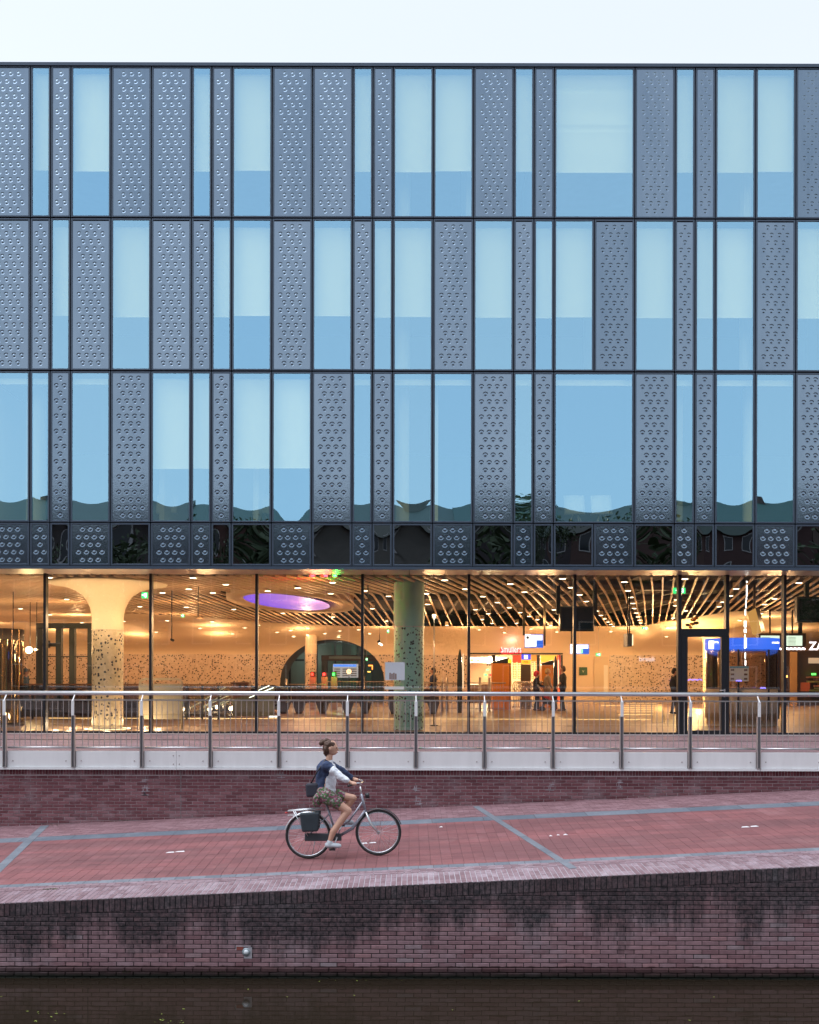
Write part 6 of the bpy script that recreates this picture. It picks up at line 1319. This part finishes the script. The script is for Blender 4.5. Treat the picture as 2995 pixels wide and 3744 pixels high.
m.tube([B(-.30, .73, -.06), B(-.30, .73, .06)], .006, 6); m.tube([B(-.30, .66, -.06), B(-.30, .66, .06)], .005, 6); m.build('rack', SIL, bike)
bgm = mat('pannier_cloth', (.025, .035, .045), .8, 0, .3, 12)
for e in (-1, 1): m = M(); m.hull8([B(-.08, .42, .10*e - .05), B(.16, .42, .10*e - .05), B(.16, .42, .10*e + .05), B(-.08, .42, .10*e + .05), B(-.12, .70, .10*e - .045), B(.18, .70, .10*e - .045), B(.18, .70, .10*e + .045), B(-.12, .70, .10*e + .045)]); o = m.build('pannier', bgm, bike); b_ = o.modifiers.new('b', 'BEVEL'); b_.width = .025; b_.segments = 3
m = M(); m.hull8([B(-.05, .27, -.06), B(.50, .25, -.06), B(.50, .25, -.03), B(-.05, .27, -.03), B(-.05, .39, -.06), B(.50, .36, -.06), B(.50, .36, -.03), B(-.05, .39, -.03)]); o = m.build('chain_case', mat('dark_chain_case', (.05, .06, .07), .35), bike); b_ = o.modifiers.new('b', 'BEVEL'); b_.width = .014; b_.segments = 3
m = M(); m.tube([B(.43, .30, -.08), B(.37, .145, -.09)], .010, 6); m.tube([B(.43, .30, .08), B(.49, .455, .09)], .010, 6); m.tube([B(.43, .30, -.085), B(.43, .30, .085)], .016, 8); m.build('crank', SIL, bike)
for (x, z, e) in ((.37, .145, -.13), (.49, .455, .13)): m = M(); m.box(B(x-.045, 0)[0], B(x+.045, 0)[0], CY + e - .04, CY + e + .04, B(x, z)[2] - .012, B(x, z)[2] + .012); m.build('pedal', BLK, bike)
m = M(); m.tube([B(.05, .02, .07), B(.10, .30, .07)], .006, 5); m.build('kickstand', SIL, bike)
m = M(); m.lathe([(.0, -.012), (.022, -.008), (.022, .008), (0, .012)], B(-.33, .70), 10); m.build('rear_light', mat('red_lens', (.5, .02, .02), .2), bike)

rider = thing('person', 'cyclist with brown hair, navy jacket and bare legs riding towards the right', 'person', B(.29, .85))
hipN, hipF = B(.27, .94, -.09), B(.27, .94, .09); knN, anN = B(.60, .70, -.10), B(.33, .265, -.12)
knF, anF = B(.66, .86, .10), B(.50, .565, .12)
shN, shF = B(.285, 1.40, -.17), B(.285, 1.40, .17)
elN, haN = B(.50, 1.22, -.22), B(.665, 1.125, -.25); elF, haF = B(.52, 1.24, .22), B(.665, 1.125, .25)
sk = [(B(.25, 1.0), .115, B(.27, 1.32), .12), (B(.29, 1.38), .055, B(.315, 1.52), .048), (B(.28, 1.39, -.1), .06, shN, .05), (B(.28, 1.39, .1), .06, shF, .05), (shN, .047, elN, .038), (shF, .047, elF, .038), (elN, .036, haN, .025), (elF, .036, haF, .025),
      (hipN, .085, knN, .058), (hipF, .085, knF, .058), (knN, .057, (anN[0] + .05, anN[1], anN[2] + .14), .050), ((anN[0] + .05, anN[1], anN[2] + .14), .05, anN, .034), (knF, .057, (anF[0] + .03, anF[1], anF[2] + .12), .05), ((anF[0] + .03, anF[1], anF[2] + .12), .05, anF, .034)]
for h_, e in ((haN, -1), (haF, 1)):
    sk.append(((h_[0] + .005, h_[1], h_[2] + .005), .026, (h_[0] + .035, h_[1], h_[2] + .002), .024))
    for q in range(4):
        y_ = h_[1] + (q - 1.5)*.0; xx = h_[0] + .004 + q*.019
        sk.append(((xx, h_[1] - .018, h_[2] + .012), .0085, (xx + .004, h_[1] - .030, h_[2] - .014), .008)); sk.append(((xx + .004, h_[1] - .030, h_[2] - .014), .008, (xx, h_[1] - .006, h_[2] - .032), .007))
    sk.append(((h_[0] + .01, h_[1], h_[2] + .01), .012, (h_[0] + .045, h_[1] + .03*1, h_[2] - .012), .009))
hd = B(.335, 1.635)
he = [((hd[0], hd[1], hd[2] + .01), (.095, .078, .112)), ((hd[0] + .035, hd[1], hd[2] - .055), (.058, .052, .052)), ((hd[0] + .096, hd[1], hd[2] - .012), (.020, .012, .022)), ((hd[0] + .084, hd[1], hd[2] + .02), (.012, .045, .012)),
      ((hd[0] - .01, hd[1] - .078, hd[2] - .005), (.018, .012, .030)), ((hd[0] - .01, hd[1] + .078, hd[2] - .005), (.018, .012, .030)), ((hd[0] + .085, hd[1], hd[2] - .062), (.014, .026, .012))]
NAVY = mat('navy_jacket', (.030, .048, .11), .85, 0, .4, 14, .4); WHS = mat('white_shirt', (.72, .75, .82), .8, 0, .08, 9)
skirt, n, l, p = newmat('flowered_skirt'); v_ = n.new('ShaderNodeTexVoronoi'); v_.inputs['Scale'].default_value = 42; g_ = n.new('ShaderNodeNewGeometry'); l.new(g_.outputs['Position'], v_.inputs['Vector']); s_ = n.new('ShaderNodeSeparateColor'); l.new(v_.outputs['Color'], s_.inputs[0])
l.new(ramp(n, l, s_.outputs[0], [(0, (.20, .06, .10)), (.25, (.06, .12, .05)), (.5, (.30, .28, .26)), (.7, (.09, .15, .06)), (.88, (.36, .16, .22))], 'CONSTANT').outputs[0], p.inputs['Base Color']); p.inputs['Roughness'].default_value = .85
SKC = mat('cyclist_skin', (.58, .33, .24), .5, 0, .05, 8)  # even skin colour for the whole cyclist
figure({'body': (SKC, sk, he),
 'jacket': (NAVY, [(B(.225, .99), .125, B(.23, 1.16), .125), (B(.23, 1.16), .125, B(.255, 1.34), .135), (B(.265, 1.36, -.09), .085, shN, .064), (B(.265, 1.36, .09), .085, shF, .064), (shF, .062, elF, .052), (elF, .05, (haF[0] - .04, haF[1], haF[2] + .025), .040), (shN, .062, ((shN[0]*.6+elN[0]*.4), (shN[1]*.6+elN[1]*.4), (shN[2]*.6+elN[2]*.4)), .060), (B(.21, 1.05), .10, B(.20, .98), .13)], []),
 'shirt': (WHS, [(B(.262, .98), .122, B(.285, 1.30), .118), (B(.285, 1.0), .120, B(.322, 1.33), .100), (B(.30, 1.42), .066, B(.305, 1.44), .060)], []),
 'sleeve': (WHS, [((shN[0]*.62+elN[0]*.38, shN[1]*.62+elN[1]*.38 - .004, shN[2]*.62+elN[2]*.38), .064, elN, .054), (elN, .053, (elN[0]*.45+haN[0]*.55, elN[1]*.45+haN[1]*.55, elN[2]*.45+haN[2]*.55), .047)], []),
 'skirt': (skirt, [(B(.235, .97, -.03), .145, B(.235, .97, .03), .145), (hipN, .115, ((hipN[0]*.5+knN[0]*.5), knN[1]*.5+hipN[1]*.5, hipN[2]*.5+knN[2]*.5), .096), (hipF, .115, ((hipF[0]*.5+knF[0]*.5), knF[1]*.5+hipF[1]*.5, hipF[2]*.5+knF[2]*.5), .096), (B(.16, .93, -.06), .10, B(.13, .84, -.07), .075)], []),
 'shoe': (mat('pale_canvas_shoe', (.50, .55, .60), .7), [((anN[0] - .03, anN[1], anN[2] - .055), .045, (anN[0] + .14, anN[1], anN[2] - .068), .036), ((anN[0], anN[1], anN[2] - .01), .044, (anN[0], anN[1], anN[2] - .06), .045)], []),
 'hair': (mat('brown_hair', (.075, .035, .022), .6, 0, .5, 60, .4), [(B(.215, 1.735), .040, B(.195, 1.72), .042), (B(.25, 1.58), .035, B(.27, 1.53), .028), (B(.30, 1.745), .03, B(.26, 1.755), .03)], [((hd[0] - .018, hd[1], hd[2] + .044), (.096, .087, .082)), ((hd[0] - .052, hd[1], hd[2] - .005), (.070, .086, .095))])}, rider, .0075, 3)
figure({'shoe': (mat('pale_canvas_shoe', (.50, .55, .60), .7), [((anF[0] - .03, anF[1], anF[2] - .055), .045, (anF[0] + .14, anF[1], anF[2] - .068), .036), ((anF[0], anF[1], anF[2] - .01), .044, (anF[0], anF[1], anF[2] - .06), .045)], [])}, rider, .0075, 3)
m = M()
for e in (-1, 1): m.lathe([(.0005, -.010), (.008, -.006), (.010, 0), (.008, .006), (.0005, .010)], (hd[0] + .086, hd[1] + .032*e, hd[2] + .006), 10)
m.build('eyes', mat('dark_eye', (.02, .015, .012), .2), rider)
m = M(); m.tube([(hd[0] + .094, hd[1] - .022, hd[2] - .062), (hd[0] + .101, hd[1], hd[2] - .060), (hd[0] + .094, hd[1] + .022, hd[2] - .062)], .0055, 6); m.build('mouth', mat('lip_red', (.40, .12, .11), .5), rider)
for o in rider.children:
    if o.name.split('.')[0] in ('jacket', 'sleeve', 'skirt', 'hair', 'shirt'):
        tx = bpy.data.textures.new('cloth_folds', 'CLOUDS'); tx.noise_scale = .045 if o.name.startswith('hair') else .075; tx.noise_depth = 2
        d_ = o.modifiers.new('d', 'DISPLACE'); d_.texture = tx; d_.strength = .030; d_.mid_level = .5; d_.texture_coords = 'GLOBAL'
bg_ = thing('shoulder_bag', 'dark shoulder bag hanging behind the cyclist at the hip', 'bag', B(.10, 1.02))
m = M(); m.hull8([B(-.02, .93, -.13), B(.16, .93, -.13), B(.16, .93, .03), B(-.02, .93, .03), B(-.04, 1.13, -.11), B(.16, 1.13, -.11), B(.16, 1.13, .01), B(-.04, 1.13, .01)]); o = m.build('bag_body', mat('black_bag_cloth', (.025, .025, .04), .8), bg_); b_ = o.modifiers.new('b', 'BEVEL'); b_.width = .03; b_.segments = 3
m = M(); m.tube([B(.04, 1.12, -.06), B(.14, 1.30, -.135), B(.26, 1.475, -.10), B(.36, 1.40, -.02)], .011, 6); m.build('strap', BLK, bg_)
